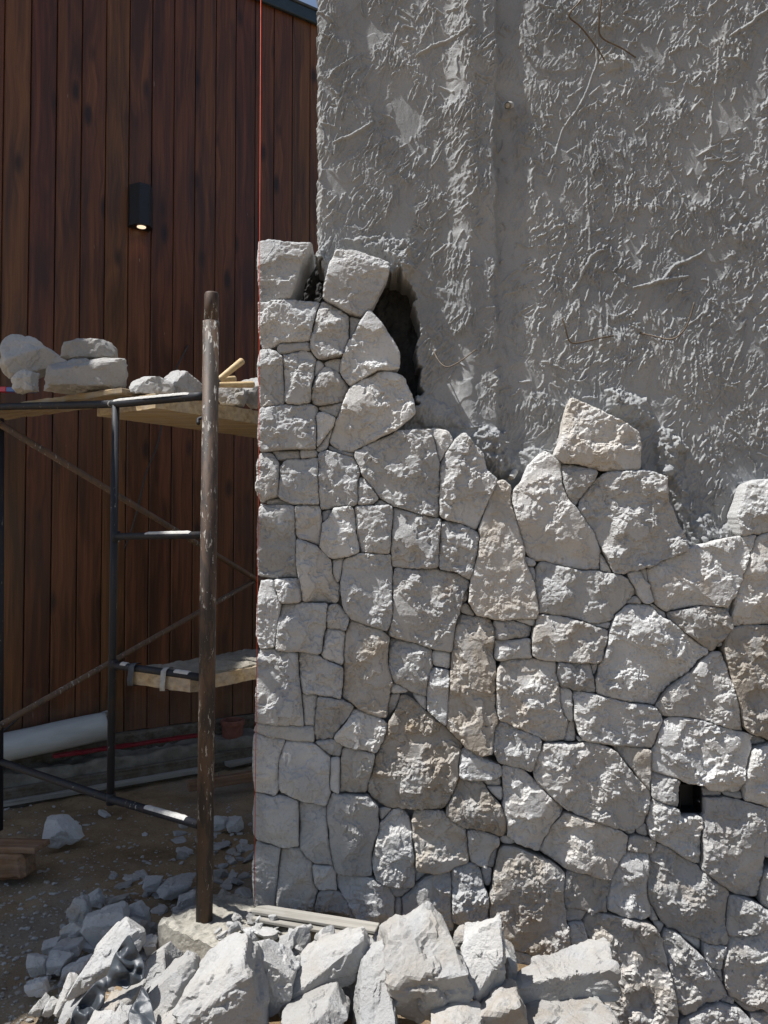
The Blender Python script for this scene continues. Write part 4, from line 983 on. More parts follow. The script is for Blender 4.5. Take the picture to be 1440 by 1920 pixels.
UPF = lambda a=0.6, x=-0.1: (x, -math.cos(a), math.sin(a))
PILE = [
 # spec, Y, thickness, faces, label
 ('G:935,565 985,610 1080,650 1110,710 1130,830 1180,940 1180,1000 1110,1080 960,1105 850,1080 750,1040 700,930 705,800 740,690 860,610', 2.20, 0.26,
  [((-0.12, -0.62, 0.78), 0.66), ((0.05, -0.93, -0.36), 0.66), ((-0.62, -0.74, -0.2), 0.95)], 'largest white-topped boulder at the middle of the rubble pile', 0.25),
 ('G:1355,575 1368,600 1368,880 1350,960 1240,1030 1200,1000 1170,900 1135,800 1140,720 1200,660 1290,600', 2.24, 0.16,
  [((-0.40, -0.72, 0.56), 0.6), ((0.6, -0.72, -0.3), 0.8)], 'upright white slab with a pointed right corner, next to the largest boulder', 0.05),
 ('F:0,1215 170,1150 400,1110 590,1068 612,1090 615,1180 610,1262 400,1310 160,1365 100,1330', 2.30, 0.20,
  [((-0.12, -0.10, 1.0), 0.55), ((0.0, -1.0, -0.10), 0.50)], 'long flat rock with a bright top edge, farthest right in the pile', 0.2),
 ('F:-20,1420 60,1390 130,1345 300,1335 540,1300 600,1400 640,1470 600,1560 0,1560', 2.24, 0.24,
  [((-0.2, -0.5, 0.85), 0.7), ((0.1, -1.0, -0.1), 0.85)], 'wide brownish rock under the long flat rock at the bottom edge', 0.35),
 ('G:520,655 600,662 650,735 662,770 600,860 450,960 300,1040 180,1085 145,1030 200,900 270,820 400,720', 2.26, 0.18,
  [((-0.42, -0.45, 0.78), 0.55), ((0.32, -0.93, -0.15), 0.55)], 'elongated rock lying diagonally below the short boards', 0.15),
 ('G:720,750 650,790 615,850 640,900 620,1090 540,1190 810,1190 740,1040 700,930', 2.18, 0.14,
  [((-0.35, -0.68, 0.62), 0.6)], 'white slab leaning behind the lower left of the largest boulder', 0.0),
 ('G:180,1090 290,1050 430,1000 500,1045 525,1090 470,1200 200,1240', 2.12, 0.2,
  [((0.1, -0.95, 0.28), 0.85), ((0.6, -0.6, 0.5), 0.7)], 'rounded rock cut off by the bottom edge, under the diagonal rock', 0.1),
 ('L:1325,470 1350,520 1365,650 1395,740 1440,800 1450,920 1000,930 970,780 990,690 1060,620 1180,550 1290,490', 2.08, 0.24,
  [((-0.30, -0.62, 0.70), 0.60), ((0.35, -0.93, -0.10), 0.62)], 'big pale angular rock in front of the concrete block', 0.1),
 ('G:30,720 75,712 160,780 250,850 240,950 150,1030 100,1040 50,900', 2.22, 0.16,
  [((0.1, -1.0, -0.05), 0.8)], 'grey upright rock wedged between the pale angular rock and the diagonal one', 0.1),
 ('L:1000,508 1045,515 1068,575 1040,660 960,770 830,865 795,800 790,700 900,600', 2.14, 0.15,
  [((-0.45, -0.72, 0.45), 0.6), ((0.5, -0.85, 0.0), 0.8)], 'tilted slab left of the pale angular rock', 0.1),
 ('L:890,448 925,500 950,545 860,610 780,665 770,620 790,520', 2.26, 0.16,
  [((-0.2, -0.66, 0.7), 0.6)], 'white rock against the left end of the concrete block', 0.05),
 ('L:690,308 750,318 777,362 765,450 650,570 580,615 430,682 422,630 450,570 520,460 620,350', 2.24, 0.17,
  [((-0.35, -0.66, 0.66), 0.62), ((0.1, -0.95, -0.3), 0.9)], 'tall white rock leaning behind the black plastic sheet', 0.05),
 ('L:362,598 415,635 422,700 402,772 318,782 308,760', 2.26, 0.09,
  [((-0.6, -0.6, 0.5), 0.6), ((0.5, -0.85, 0.1), 0.7)], 'small triangular rock standing left of the black plastic sheet', 0.15),
 ('L:270,733 312,743 306,782 245,812 240,782', 2.27, 0.06, None, 'fist-sized chip beside the small triangular rock', 0.1),
 ('L:215,733 250,760 236,808 165,798', 2.27, 0.06, None, 'leftmost sunlit chip of the rubble pile', 0.15),
 ('L:330,792 412,768 440,700 520,632 500,720 420,800 380,850 340,840', 2.20, 0.10,
  [((-0.4, -0.7, 0.6), 0.6)], 'white rock half covered by the left flap of the black plastic sheet', 0.0),
 ('L:655,692 762,668 745,730 720,755 650,745', 2.12, 0.09, None, 'small rock sitting in the fold of the black plastic sheet', 0.3),
 ('L:565,742 660,728 675,800 640,830 565,815', 2.09, 0.10, None, 'brown cobble under the fold of the black plastic sheet', 0.4),
 ('L:470,900 490,822 600,798 700,818 735,900', 2.04, 0.16, [((-0.1, -0.7, 0.66), 0.7)], 'round-backed rock at the bottom edge below the black plastic sheet', 0.15),
 ('L:830,868 975,760 985,900 860,930', 2.06, 0.16, [((0.0, -1.0, 0.1), 0.8)], 'dark-sided rock under the tilted slab at the bottom edge', 0.3),
 ('G:1365,730 1430,790 1435,870 1420,960 1350,990 1340,900', 2.34, 0.14, [((0.2, -0.95, 0.1), 0.8)], 'grey rock behind the upright white slab, above the long flat rock', 0.15),
 ('G:1240,1040 1350,970 1440,960 1480,1060 1470,1160 1250,1160 1230,1090', 2.16, 0.18, [((0.1, -0.97, -0.1), 0.8), ((-0.1, -0.5, 0.85), 0.8)], 'brown rock under the upright white slab', 0.5),
 ('G:1130,640 1180,650 1195,700 1160,745 1105,730 1100,670', 2.42, 0.08, None, 'knobbly lump of mortar between the largest boulder and the wall', 0.2),
 ('G:1100,1090 1250,1110 1260,1200 1000,1210 960,1130', 2.08, 0.16, None, 'shaded rock at the bottom edge under the largest boulder', 0.3),
 ('G:520,880 640,880 640,1010 560,1080 440,1000', 2.32, 0.14, [((0.0, -1.0, -0.1), 0.8)], 'dark shaded rock between the diagonal rock and the white slab', 0.3),
]
for k, (s, Y, th, fc, lab, wm) in enumerate(PILE):
    outline_rock('rock', s, Y, th, fc, lab, 'rock', 'rubble pile in front of the wall', seed=300 + k, warm=wm, sub=5 if k < 12 else 4)

SHADE = [
 ('L:400,178 460,185 487,250 470,312 380,322 372,250', 'round grey boulder on top of the shaded heap'),
 ('L:470,280 560,250 660,243 692,300 600,400 540,442 470,402 452,320', 'widest grey boulder of the shaded heap'),
 ('L:700,230 750,213 802,270 808,345 760,362 690,300', 'bluish angular rock right of the widest boulder in the shaded heap'),
 ('L:330,352 400,310 458,340 462,412 340,402', 'flat-topped brownish rock under the round boulder in the shaded heap'),
 ('L:255,500 392,490 342,582 258,582', 'small blocky rock at the front of the shaded heap'),
 ('L:530,135 557,180 552,227 480,217 463,180', 'rock standing behind the widest boulder of the shaded heap'),
 ('L:780,75 880,68 855,152 778,122', 'pale flat rock halfway between the heap and the post'),
 ('L:838,142 900,95 1050,80 1000,152 960,172', 'long bluish rock just left of the thick post foot'),
 ('L:968,172 1056,138 1056,222 958,222', 'brownish block touching the concrete block by the post'),
 ('L:440,405 525,450 510,478 450,455', 'thin shard leaning on the widest boulder'),
 ('L:310,430 440,415 445,470 350,500 305,480', 'flat brown rock at the foot of the shaded heap'),
 ('L:230,420 320,405 310,470 240,475', 'grey wedge on the left side of the shaded heap'),
 ('L:150,490 250,500 260,580 180,590', 'grey slab at the left foot of the shaded heap'),
 ('L:350,560 470,510 500,560 430,615 350,610', 'dark grey rock in front of the widest boulder'),
 ('L:140,640 250,620 270,690 160,700', 'low rock left of the small triangular rock'),
 ('L:565,340 690,300 780,330 790,440 700,470 600,430', 'brownish rock half hidden behind the tall white rock'),
 ('L:770,390 850,380 850,480 790,500', 'grey rock squeezed against the concrete block end'),
 ('P:86,1535 110,1533 140,1552 155,1570 120,1582 92,1578', 'bluish rock beside the timber offcuts under the scaffold'),
 ('P:400,1528 425,1535 425,1552 402,1558', 'pale rock just right of the thick post near the stone wall'),
 ('P:425,1536 450,1535 455,1555 428,1556', 'grey rock between the post and the stone wall corner'),
]
for k, (s, lab) in enumerate(SHADE):
    P = poly(s); yb = max(p[1] for p in P); zb = 0.0 + 0.055 * max(0, min(1, (k < 7) * 1.0))
    Y = on_z(720, yb, 0.02).y
    if s.startswith('L'): Y = min(Y, 2.72) if k not in (6, 7, 8, 5) else Y
    W = (max(p[0] for p in P) - min(p[0] for p in P)) / 1440 * Y
    outline_rock('rock', s, Y, W * 0.8, None, lab, 'rock', 'rocks in the shade', seed=400 + k, warm=0.1 if 'brown' not in lab else 0.45, mat='stone')

# chips: a few shared meshes, many individuals
chip_meshes = []
for k in range(14):
    rng = random.Random(900 + k); pl = []
    flat = rng.uniform(0.16, 0.5)
    n = rng.randint(5, 7); a0 = rng.uniform(0, 6.28)
    for j in range(n):
        a = a0 + 6.283 * j / n + rng.uniform(-0.3, 0.3); pl.append((np.array([math.cos(a), math.sin(a), rng.uniform(-0.4, 0.4)]), rng.uniform(0.6, 1.0)))
    pl.append((np.array([rng.uniform(-0.25, 0.25), rng.uniform(-0.25, 0.25), 1]), flat)); pl.append((np.array([rng.uniform(-0.2, 0.2), 0, -1.0]), flat * 0.8))
    V, F = rock_geo(pl, 3, 50, 0.03, k + 1, 2.2)
    me = fast_mesh('stone_chip', V, F, False); me.materials.append(M['rubble']); chip_meshes.append(me)
cr = random.Random(5)
def chip(x, y, z, s, label, group, tilt=0.25, warm=None, name='stone_chip'):
    o = bpy.data.objects.new(name, cr.choice(chip_meshes)); C.objects.link(o)
    o.location = (x, y, z); o.scale = (s * cr.uniform(0.8, 1.3), s * cr.uniform(0.6, 1.0), s * cr.uniform(0.55, 1.0))
    o.rotation_euler = (cr.gauss(0, tilt), cr.gauss(0, tilt), cr.uniform(0, 6.28)); o['warm'] = cr.uniform(0, 0.35) if warm is None else warm
    return tag(o, label, 'stone chip', group)
def scatter(n, region, smin, smax, label, group, power=2.0, zadd=0.0, weight=None):
    k = 0; tries = 0
    while k < n and tries < n * 40:
        tries += 1
        px = cr.uniform(region[0], region[2]); py = cr.uniform(region[1], region[3])
        if weight and cr.random() > weight(px, py): continue
        p = on_z(px, py, 0.0); s = smin + (smax - smin) * cr.random() ** power
        z = float(ground_z(p.x, p.y)); chip(p.x, p.y, z + s * 0.12 + zadd, s, label, group); k += 1
scatter(75, (0, 1520, 478, 1880), 0.007, 0.034, 'grey stone chip lying on the shaded dirt left of the stone wall', 'chips on the shaded dirt', 2.2, 0.0, lambda x, y: 0.25 + 0.75 * (x / 478.0))
scatter(90, (70, 1640, 300, 1860), 0.012, 0.042, 'grey stone chip around the shaded heap of rocks', 'chips around the shaded heap', 1.5, 0.0, lambda x, y: 1.0 if (x - 70) / 230 + (y - 1640) / 220 > 0.75 and x < 300 else 0.12)
scatter(85, (330, 1560, 478, 1720), 0.012, 0.046, 'grey stone chip strewn between the thick post and the wall corner', 'chips by the wall corner', 1.6, 0.0)
# gravel too fine to count
def gravel():
    rng = np.random.RandomState(3); n = 3200; Vs = []; Fs = []; D, F = ICO[2]; D0 = D; off = 0
    bm = bmesh.new(); bmesh.ops.create_icosphere(bm, subdivisions=1, radius=1.0)
    D0 = np.array([v.co[:] for v in bm.verts]); F0 = np.array([[v.index for v in f.verts] for f in bm.faces]); bm.free()
    for k in range(n):
        px = rng.uniform(-60, 490); py = 1500 + 440 * rng.rand() ** 0.8
        p = on_z(px, py, 0); s = 0.0018 + 0.0085 * rng.rand() ** 4
        V = D0 * (1 + 0.35 * rng.uniform(-1, 1, (len(D0), 1))) * s * np.array([rng.uniform(0.8, 1.5), rng.uniform(0.7, 1.2), rng.uniform(0.4, 0.8)])
        V = V + np.array([p.x, p.y, float(ground_z(p.x, p.y)) + s * 0.2]); Vs.append(V); Fs.append(F0 + off); off += len(D0)
    o = put('gravel', fast_mesh('gravel', np.concatenate(Vs), np.concatenate(Fs), False), 'stone'); o['warm'] = 0.5
    tag(o, 'fine gravel and stone crumbs strewn over the dirt', None, None, 'stuff')
gravel()

# ------------------------------------------------------------------ concrete block under the post, boards at the wall foot
BA = Vector((0.83, -0.56, 0)).normalized(); BB = Vector((0.56, 0.83, 0)).normalized()
BL = Vector((-0.748, 2.58, 0))
def concrete_block():
    L, Wd, H = 0.46, 0.30, 0.13; st = 0.008
    nx, ny, nz = int(L / st), int(Wd / st), int(H / st); Vs = []; Qs = []; off = 0
    def face(o, u, v, nu, nv):
        nonlocal off
        a, b = np.meshgrid(np.linspace(0, 1, nu + 1), np.linspace(0, 1, nv + 1))
        P = np.array(o)[None, None] + a[..., None] * np.array(u) + b[..., None] * np.array(v)
        Vs.append(P.reshape(-1, 3)); i = (np.arange(nv)[:, None] * (nu + 1) + np.arange(nu)[None]).ravel()
        Qs.append(np.stack([i, i + 1, i + nu + 2, i + nu + 1], 1) + off); off += P.shape[0] * P.shape[1]
    face((0, 0, H), (L, 0, 0), (0, Wd, 0), nx, ny); face((0, 0, 0), (L, 0, 0), (0, 0, H), nx, nz)
    face((0, Wd, 0), (0, -Wd, 0), (0, 0, H), ny, nz); face((L, 0, 0), (0, Wd, 0), (0, 0, H), ny, nz); face((L, Wd, 0), (-L, 0, 0), (0, 0, H), nx, nz)
    V = np.concatenate(Vs); c = np.array([L / 2, Wd / 2, H / 2]); q = V * 1.0
    n = fbm3(q * 14 + 3, 5, 4, 0.6)[:, None]; n2 = perlin3(q * 5 + 7, 9)[:, None]
    top = (V[:, 2:3] > H - 0.004)
    d = (V - c) / np.array([L, Wd, H * 1.6]); dn = d / np.linalg.norm(d, axis=1)[:, None]
    V = V + dn * (0.004 * n + 0.005 * n2); V[:, 2:3] += top * 0.012 * fbm3(q * 22, 4, 8, 0.6)[:, None]
    W = np.array(BL)[None] + V[:, :1] * np.array(BA) + V[:, 1:2] * np.array(BB); W[:, 2] = V[:, 2] + 0.0
    me = fast_mesh('concrete_block', W - np.array(BL), np.concatenate(Qs), False)
    bm = bmesh.new(); bm.from_mesh(me); bmesh.ops.remove_doubles(bm, verts=bm.verts, dist=0.0015); bmesh.ops.recalc_face_normals(bm, faces=bm.faces); bm.to_mesh(me); bm.free()
    o = put('concrete_block', me, 'concrete', None, BL)
    tag(o, 'rough concrete block carrying the thick scaffold post', 'block')
concrete_block()
for k in range(64):
    a = cr.uniform(0.22, 0.66); b = cr.uniform(0.02, 0.20); p = BL + BA * a + BB * b
    if p.y > 2.62: continue
    chip(p.x, p.y, 0.132 + cr.random() * 0.03, cr.uniform(0.010, 0.042), 'sunlit white chip heaped on the concrete block beside the post', 'chips on the concrete block', 0.5, 0.05)
for k, (x0, y0, Ya, x1, y1, Yb, w) in enumerate(((478, 1704, 2.60, 708, 1741, 2.49, 0.055), (476, 1712, 2.575, 700, 1750, 2.465, 0.040))):
    o = place_box('board', None, 'grey_wood', at(x0, y0, Ya), at(x1, y1, Yb), w, 0.011, bevel=0.002)
    o.location.z -= 0.013 * k
    tag(o, ('wider upper one' if k == 0 else 'narrower lower one') + ' of two short grey boards at the wall foot', 'board', 'short boards at the wall foot')

# ------------------------------------------------------------------ scaffold
pA = at(383, 1712, 2.60); pT = at(397, 549, 2.60); pS = at(396, 603, 2.60); pA.z = 0.125
fd = Vector((-0.83, 0.56, 0)).normalized()          # along the near frame
bd = Vector((0.60, 0.80, 0)).normalized()           # towards the far frame
scf = empty('scaffold', (pA.x, pA.y, pA.z), 'dark tubular steel scaffold frame with cross braces, splashed with mortar', 'scaffold')
post = tube('post', scf, 'post', [pA, pS], 0.0275, 24)
tag(post, 'thick brown post crusted with pale mortar')
tube('spigot', scf, 'post', [pS - Vector((0, 0, 0.02)), pT - Vector((0, 0, 0.006)), pT], [0.0245, 0.0245, 0.021], 24)
def fp(px, py, Y): return at(px, py, Y)
ZR = lambda px, py, Y: at(px, py, Y)
L0 = at(1, 1556, 3.30); L1 = at(3, 785, 3.30)
tube('post', scf, 'tube', [L0 - Vector((0.012, 0, 0)), L1 - Vector((0.012, 0, 0))], 0.0215, 18)
tube('upright', scf, 'tube', [at(207, 1502, 2.84), at(217, 760, 2.84)], 0.0138, 14)
tube('top_bar', scf, 'tube', smooth_pts([at(382, 742, 2.60), at(300, 749.5, 2.72), at(217, 757, 2.84), at(120, 760, 3.04), at(0, 763, 3.30), at(-40, 770, 3.40)], 4), 0.0150, 14)
tube('rung', scf, 'tube', [at(216, 1006, 2.84), at(385, 1003, 2.60)], 0.0125, 14)
tube('rung', scf, 'tube', [at(213, 1247, 2.84), at(382, 1271, 2.60)], 0.0135, 14)
tube('bottom_bar', scf, 'tube', [at(0, 1428, 3.30), at(207, 1498, 2.84), at(372, 1546, 2.60)], 0.0145, 14)
for (px, py, Y) in ((217, 1006, 2.84), (213, 1247, 2.84), (208, 1498, 2.84)):
    p = at(px, py, Y); tube('weld_collar', scf, 'tube', [p - Vector((0, 0, 0.02)), p + Vector((0, 0, 0.02))], 0.0165, 14)
# pale crust of dried mortar on the tops of the rungs
def crust(a, b, r, name='mortar_crust', w=0.9, seed=0):
    a = Vector(a); b = Vector(b); n = max(12, int((b - a).length / 0.006)); V = []; F = []; m = 9
    d = (b - a).normalized(); s = d.cross(Vector((0, 0, 1))).normalized(); u = s.cross(d)
    for i in range(n + 1):
        t = i / n; p = a + (b - a) * t; e = min(1, min(t, 1 - t) * 14)
        for j in range(m):
            th = (j / (m - 1) * 2 - 1) * 1.25 * w; k = 0.0035 * e * (1 - (abs(th) / 1.3) ** 3) + 0.0012 * float(perlin2(np.array([t * n * 0.35 + seed]), np.array([j * 0.6]), 3)[0]) * e
            rr = r + k - 0.0006
            V.append(p + (s * math.sin(th) + u * math.cos(th)) * rr)
        if i:
            for j in range(m - 1): F.append(((i - 1) * m + j, (i - 1) * m + j + 1, i * m + j + 1, i * m + j))
    return put(name, mesh(name, V, F), 'dust', scf)
def lerp(a, b, t): return Vector(a) + (Vector(b) - Vector(a)) * t
a, b = at(216, 1006, 2.84), at(385, 1003, 2.60); crust(lerp(a, b, 0.36), lerp(a, b, 0.86), 0.0125, seed=1)
a, b = at(217, 757, 2.84), at(382, 742, 2.60); crust(lerp(a, b, -0.02), lerp(a, b, 0.86), 0.0150, seed=5)
a, b = at(207, 1498, 2.84), at(372, 1546, 2.60); crust(lerp(a, b, 0.42), lerp(a, b, 0.88), 0.0145, seed=9)
a, b = at(213, 1247, 2.84), at(382, 1271, 2.60); crust(lerp(a, b, 0.70), lerp(a, b, 0.86), 0.0135, seed=14); crust(lerp(a, b, 0.10), lerp(a, b, 0.17), 0.0135, seed=15)
# cross braces to the far frame, and the far frame itself behind the wall
Lt = 2.3
b1a = at(-4, 793, 3.27); b2a = at(-4, 1362, 3.27)
b1m = at(482, 1087, 4.50); b2m = at(482, 1086, 4.52)
b1b = b1a + (b1m - b1a) * 1.42; b2b = b2a + (b2m - b2a) * 1.42
tube('brace', scf, 'brace', [b1a, b1b], 0.0150, 12); tube('brace', scf, 'brace', [b2a, b2b], 0.0140, 12)
for p in (b1a, b2a):
    tube('brace_pin', scf, 'brace', [p + Vector((-0.03, 0.0, 0)), p + Vector((0.02, -0.03, 0))], 0.012, 10)
FL = Vector((b1b.x, b1b.y, 0)); FR = FL + (Vector((pA.x, pA.y, 0)) - Vector((L0.x, L0.y, 0)))
tube('post', scf, 'tube', [FL, FL + Vector((0, 0, 1.96))], 0.0265, 14); tube('post', scf, 'post', [FR, FR + Vector((0, 0, 2.2))], 0.0275, 14)
for z in (0.42, 0.93, 1.42, 1.90): tube('rung', scf, 'tube', [FL + Vector((0, 0, z)), FR + Vector((0, 0, z))], 0.0135, 12)
tube('hook', scf, 'tube', smooth_pts([at(381, 783, 2.60), at(372, 786, 2.60), at(372, 795, 2.59)], 3), 0.006, 8)

# lower board, tied under the rung
rN = at(362, 1268, 2.63); rF = at(247, 1252, 2.795)
def plank(name, c0, c1, dirv, L, th, m, amp, seed, zoff=0.0, crustamp=0.0):
    """sheet from edge c0-c1 running L along dirv, thickness th downwards; rough top"""
    w = (c1 - c0); st = 0.012; nu = int(L / st); nv = max(4, int(w.length / st))
    U, Vv = np.meshgrid(np.linspace(0, 1, nu + 1), np.linspace(0, 1, nv + 1))
    A = np.array(c0)[None, None] + U[..., None] * np.array(dirv * L) + Vv[..., None] * np.array(w)
    e = 0.004 * perlin2(U * L * 14, Vv * 0 + seed, 3); 
    A[..., :2] += (e * ((Vv == 0) * -1.0 + (Vv == 1) * 1.0))[..., None] * np.array(w.normalized())[:2]
    T = A.copy(); T[..., 2] += zoff + amp * fbm2(A[..., 0] * 30, A[..., 1] * 30, 4, seed) + crustamp * (0.5 + fbm2(A[..., 0] * 16 + 3, A[..., 1] * 16, 4, seed + 5, 0.6))
    Bm = A.copy(); Bm[..., 2] += zoff - th + amp * 0.6 * fbm2(A[..., 0] * 20, A[..., 1] * 20, 3, seed + 2)
    n0 = T.shape[0] * T.shape[1]; V = np.concatenate([T.reshape(-1, 3), Bm.reshape(-1, 3)])
    k = nu + 1; i = (np.arange(nv)[:, None] * k + np.arange(nu)[None]).ravel()
    Q = [np.stack([i, i + 1, i + k + 1, i + k], 1), np.stack([i + k, i + k + 1, i + 1, i], 1) + n0]
    def side(idx): Q.append(np.stack([idx[:-1], idx[:-1] + n0, idx[1:] + n0, idx[1:]], 1))
    side(np.arange(k)); side(np.arange(k)[::-1] + nv * k); side((np.arange(nv + 1) * k)[::-1]); side(np.arange(nv + 1) * k + nu)
    c = np.array((c0 + c1) / 2)
    me = fast_mesh(name, V - c, np.concatenate(Q), False)
    return put(name, me, m, None, c)
dn = bd
lo = plank('scaffold_board', rN - Vector((0, 0, 0.012)) - bd * 0.012, rF - Vector((0, 0, 0.012)) - bd * 0.012, dn, 2.0, 0.046, 'old_plank', 0.004, 3, 0.004)
tag(lo, 'lower scaffold board crusted with grey mortar, tied to the rung', 'board')
cr_top = plank('mortar_layer', rN + bd * 0.03 - Vector((0, 0, 0.006)) + fd * 0.012, rF + bd * 0.03 - Vector((0, 0, 0.006)) - fd * 0.012, dn, 1.5, 0.012, 'plinth', 0.003, 9, 0.002, 0.006)
cr_top.parent = lo; cr_top.location = cr_top.location - lo.location
def strap(px, m, w, label):
    a = at(213, 1247, 2.84); b = at(382, 1271, 2.60); t = (px - 213) / (382 - 213); p = lerp(a, b, t); s = (b - a).normalized()
    V = []; F = []; prof = [(-0.020, 0.012), (-0.008, 0.0185), (0.006, 0.0185), (0.0170, 0.008), (0.0185, -0.012), (0.0225, -0.040), (0.021, -0.060), (-0.01, -0.0625), (-0.05, -0.0625)]
    f = -bd
    for k in (-1, -0.33, 0.33, 1):
        for (q, z) in prof: V.append(p + s * (w / 2 * k) + f * (q + 0.0012 * k * k) + Vector((0, 0, z + 0.0015 * k)))
    n = len(prof)
    for k in range(3):
        for j in range(n - 1): F.append((k * n + j, (k + 1) * n + j, (k + 1) * n + j + 1, k * n + j + 1))
    o = put('tie_strap', mesh('tie_strap', V, F), m, lo); tag(o, label)
strap(257, 'dark_tape', 0.030, 'dark rubber strap'); strap(318, 'tape', 0.026, 'pale dirty strap')

# upper board running back behind the wall, and the short board across the bar
uN = at(322, 752, 2.74); uF = at(160, 757, 3.00)
up = plank('scaffold_board', Vector((-0.855, 2.86, 1.945)), Vector((-1.15, 3.065, 1.945)), bd, 2.15, 0.056, 'pine', 0.002, 5)
tag(up, 'upper pale pine scaffold board running behind the stone wall', 'board')
t0 = at(243, 744, 2.86); t1 = at(-70, 741, 3.46); z_t = 1.962
cross = place_box('scaffold_board', None, 'old_plank', Vector((t0.x, t0.y + 0.105, z_t)), Vector((t1.x, t1.y + 0.105, z_t)), 0.16, 0.026, bevel=0.004, wobble=0.003, cuts=26, seed=4)
tag(cross, 'short rough-edged board lying across the scaffold top bar under three rocks', 'board')
ZT = z_t + 0.014

# rocks and tools up on the boards
UPR = [
 ('P:20,645 34,631 60,634 118,672 122,684 60,700 32,712 18,700 12,672', 3.28, 0.22, [((0.15, -0.85, 0.5), 0.7), ((0.5, -0.75, -0.3), 0.8)], 'grey shaded rock at the far left end of the upper board', 0.05, 'stone'),
 ('P:122,652 165,641 203,642 216,660 219,676 150,682 124,675', 3.12, 0.18, [((-0.1, -0.45, 0.88), 0.72), ((0.15, -0.98, -0.05), 0.8)], 'small rock with a sunlit top, resting on the long rock of the upper board', 0.2, 'rubble'),
 ('P:66,688 110,682 130,673 232,673 239,690 236,726 218,733 120,732 70,733 62,720', 3.02, 0.18, [((-0.1, -0.5, 0.85), 0.62), ((0.06, -1.0, 0.0), 0.8), ((-0.8, -0.6, 0.1), 1.3)], 'long pale rock at the front of the upper board', 0.15, 'rubble'),
 ('P:25,720 55,695 68,698 66,733 28,733', 3.16, 0.10, None, 'bluish wedge of stone between the two left rocks on the upper board', 0.0, 'stone'),
 ('P:248,714 262,710 300,708 325,722 330,742 255,742 247,728', 2.98, 0.13, [((-0.3, -0.6, 0.72), 0.6), ((0.2, -0.95, 0.1), 0.85)], 'white dusty rock just behind the sloping top bar', 0.05, 'rubble'),
 ('P:306,708 320,696 345,694 352,700 365,716 383,722 383,742 318,742', 3.04, 0.14, [((-0.45, -0.62, 0.62), 0.55), ((0.4, -0.9, -0.1), 0.75)], 'peaked rock left of the thick post on the upper board', 0.1, 'rubble'),
 ('P:412,728 455,725 462,745 456,762 414,760', 3.24, 0.10, [((0.0, -1.0, 0.1), 0.8)], 'brownish rock right of the post under the tool handles', 0.35, 'rubble'),
 ('P:438,706 487,703 500,740 495,764 470,764 448,740', 3.36, 0.14, [((-0.2, -0.55, 0.8), 0.55), ((0.2, -0.95, 0.0), 0.85)], 'white-topped rock on the upper board touching the stone wall edge', 0.2, 'rubble'),
]
for k, (s, Y, th, fc, lab, wm, mt) in enumerate(UPR):
    outline_rock('rock', s, Y, th, fc, lab, 'rock', 'rocks on the upper scaffold board', seed=500 + k, warm=wm, mat=mt, sub=5 if k in (0, 2) else 4, amp=0.0036)
for k, (px, s) in enumerate(((418, 0.018), (430, 0.016), (442, 0.026), (456, 0.022), (468, 0.020), (480, 0.026), (424, 0.012), (449, 0.013), (474, 0.012), (410, 0.016))):
    tt = (px - 322) / 165.0; Y = 3.16 + 0.30 * tt * 0.9; p = at(px, 757, Y)
    chip(p.x, p.y, 1.946 + s * 0.35, s, 'small white chip on the upper board between post and stone wall', 'chips on the upper board', 0.4, 0.1)
def hammer(label, grip, neck, r, head=True):
    grip = Vector(grip); neck = Vector(neck); t = empty('hammer', neck, label, 'hammer')
    d = (neck - grip)
    pts = [grip, grip + d * 0.03, grip + d * 0.3, grip + d * 0.7, neck]
    tube('handle', t, 'handle', pts, [r * 0.85, r * 1.08, r * 1.0, r * 0.88, r * 0.8], 14)
    h = d.normalized().cross(Vector((0, 0, 1))).normalized()
    place_box('head', t, 'hammer', neck - h * 0.05, neck + h * 0.05, 0.032, 0.034, bevel=0.006)
hammer('hammer with its round wooden handle pointing up to the right, behind the post', at(455, 676, 3.10), at(398, 722, 3.02), 0.0135)
hammer('hammer with its handle lying flat, the nearer of two, end towards the wall', at(476, 721, 3.06), at(396, 722, 2.96), 0.0125)
hammer('hammer lying flat behind the nearer handle, mostly hidden by the post', at(441, 711, 3.16), at(395, 712, 3.08), 0.0130)
pk = empty('small_packet', at(25, 731, 3.30), 'small red and blue packet at the left end of the upper board', 'packet')
place_box('red_end', pk, 'packet_red', at(-4, 731, 3.38), at(21, 731, 3.30), 0.05, 0.022, bevel=0.002)
place_box('blue_end', pk, 'packet_blue', at(21.4, 731.5, 3.30), at(60, 731.5, 3.20), 0.048, 0.020, bevel=0.002)

# ------------------------------------------------------------------ wall lamp on the boards
lp = on_wood(259, 393, 0.02); lamp = empty('wall_lamp', lp, 'small black box-shaped wall lamp, lit downwards, on the brown boards', 'lamp')
def lamp_prism(name, prof, z0, z1, m, ch=0.0):
    V = []; F = []; n = len(prof)
    for z in (z0, z1):
        for (t, o) in prof: V.append(WD * t + WN * o + Vector((0, 0, z)))
    for i in range(n): F.append((i, (i + 1) % n, n + (i + 1) % n, n + i))
    F.append(tuple(range(n - 1, -1, -1))); F.append(tuple(range(n, 2 * n)))
    o = put(name, mesh(name, V, F, False), m); o.parent = lamp; o.location = (0, 0, 0); return o
pr = [(-0.062, 0.004), (-0.062, 0.045), (-0.022, 0.105), (0.036, 0.105), (0.064, 0.07), (0.064, 0.004)]
lamp_prism('back_plate', [(-0.05, 0), (0.05, 0), (0.05, 0.004), (-0.05, 0.004)], -0.11, 0.11, 'black_lamp')
lamp_prism('housing', pr, -0.118, 0.122, 'black_lamp')
lamp_prism('rim', [(t * 1.03, 0.004 + (o - 0.004) * 1.02) for t, o in pr], -0.124, -0.112, 'black_lamp')
V = [Vector((0, 0, 0))]; n = 24
cL = WD * 0.004 + WN * 0.058
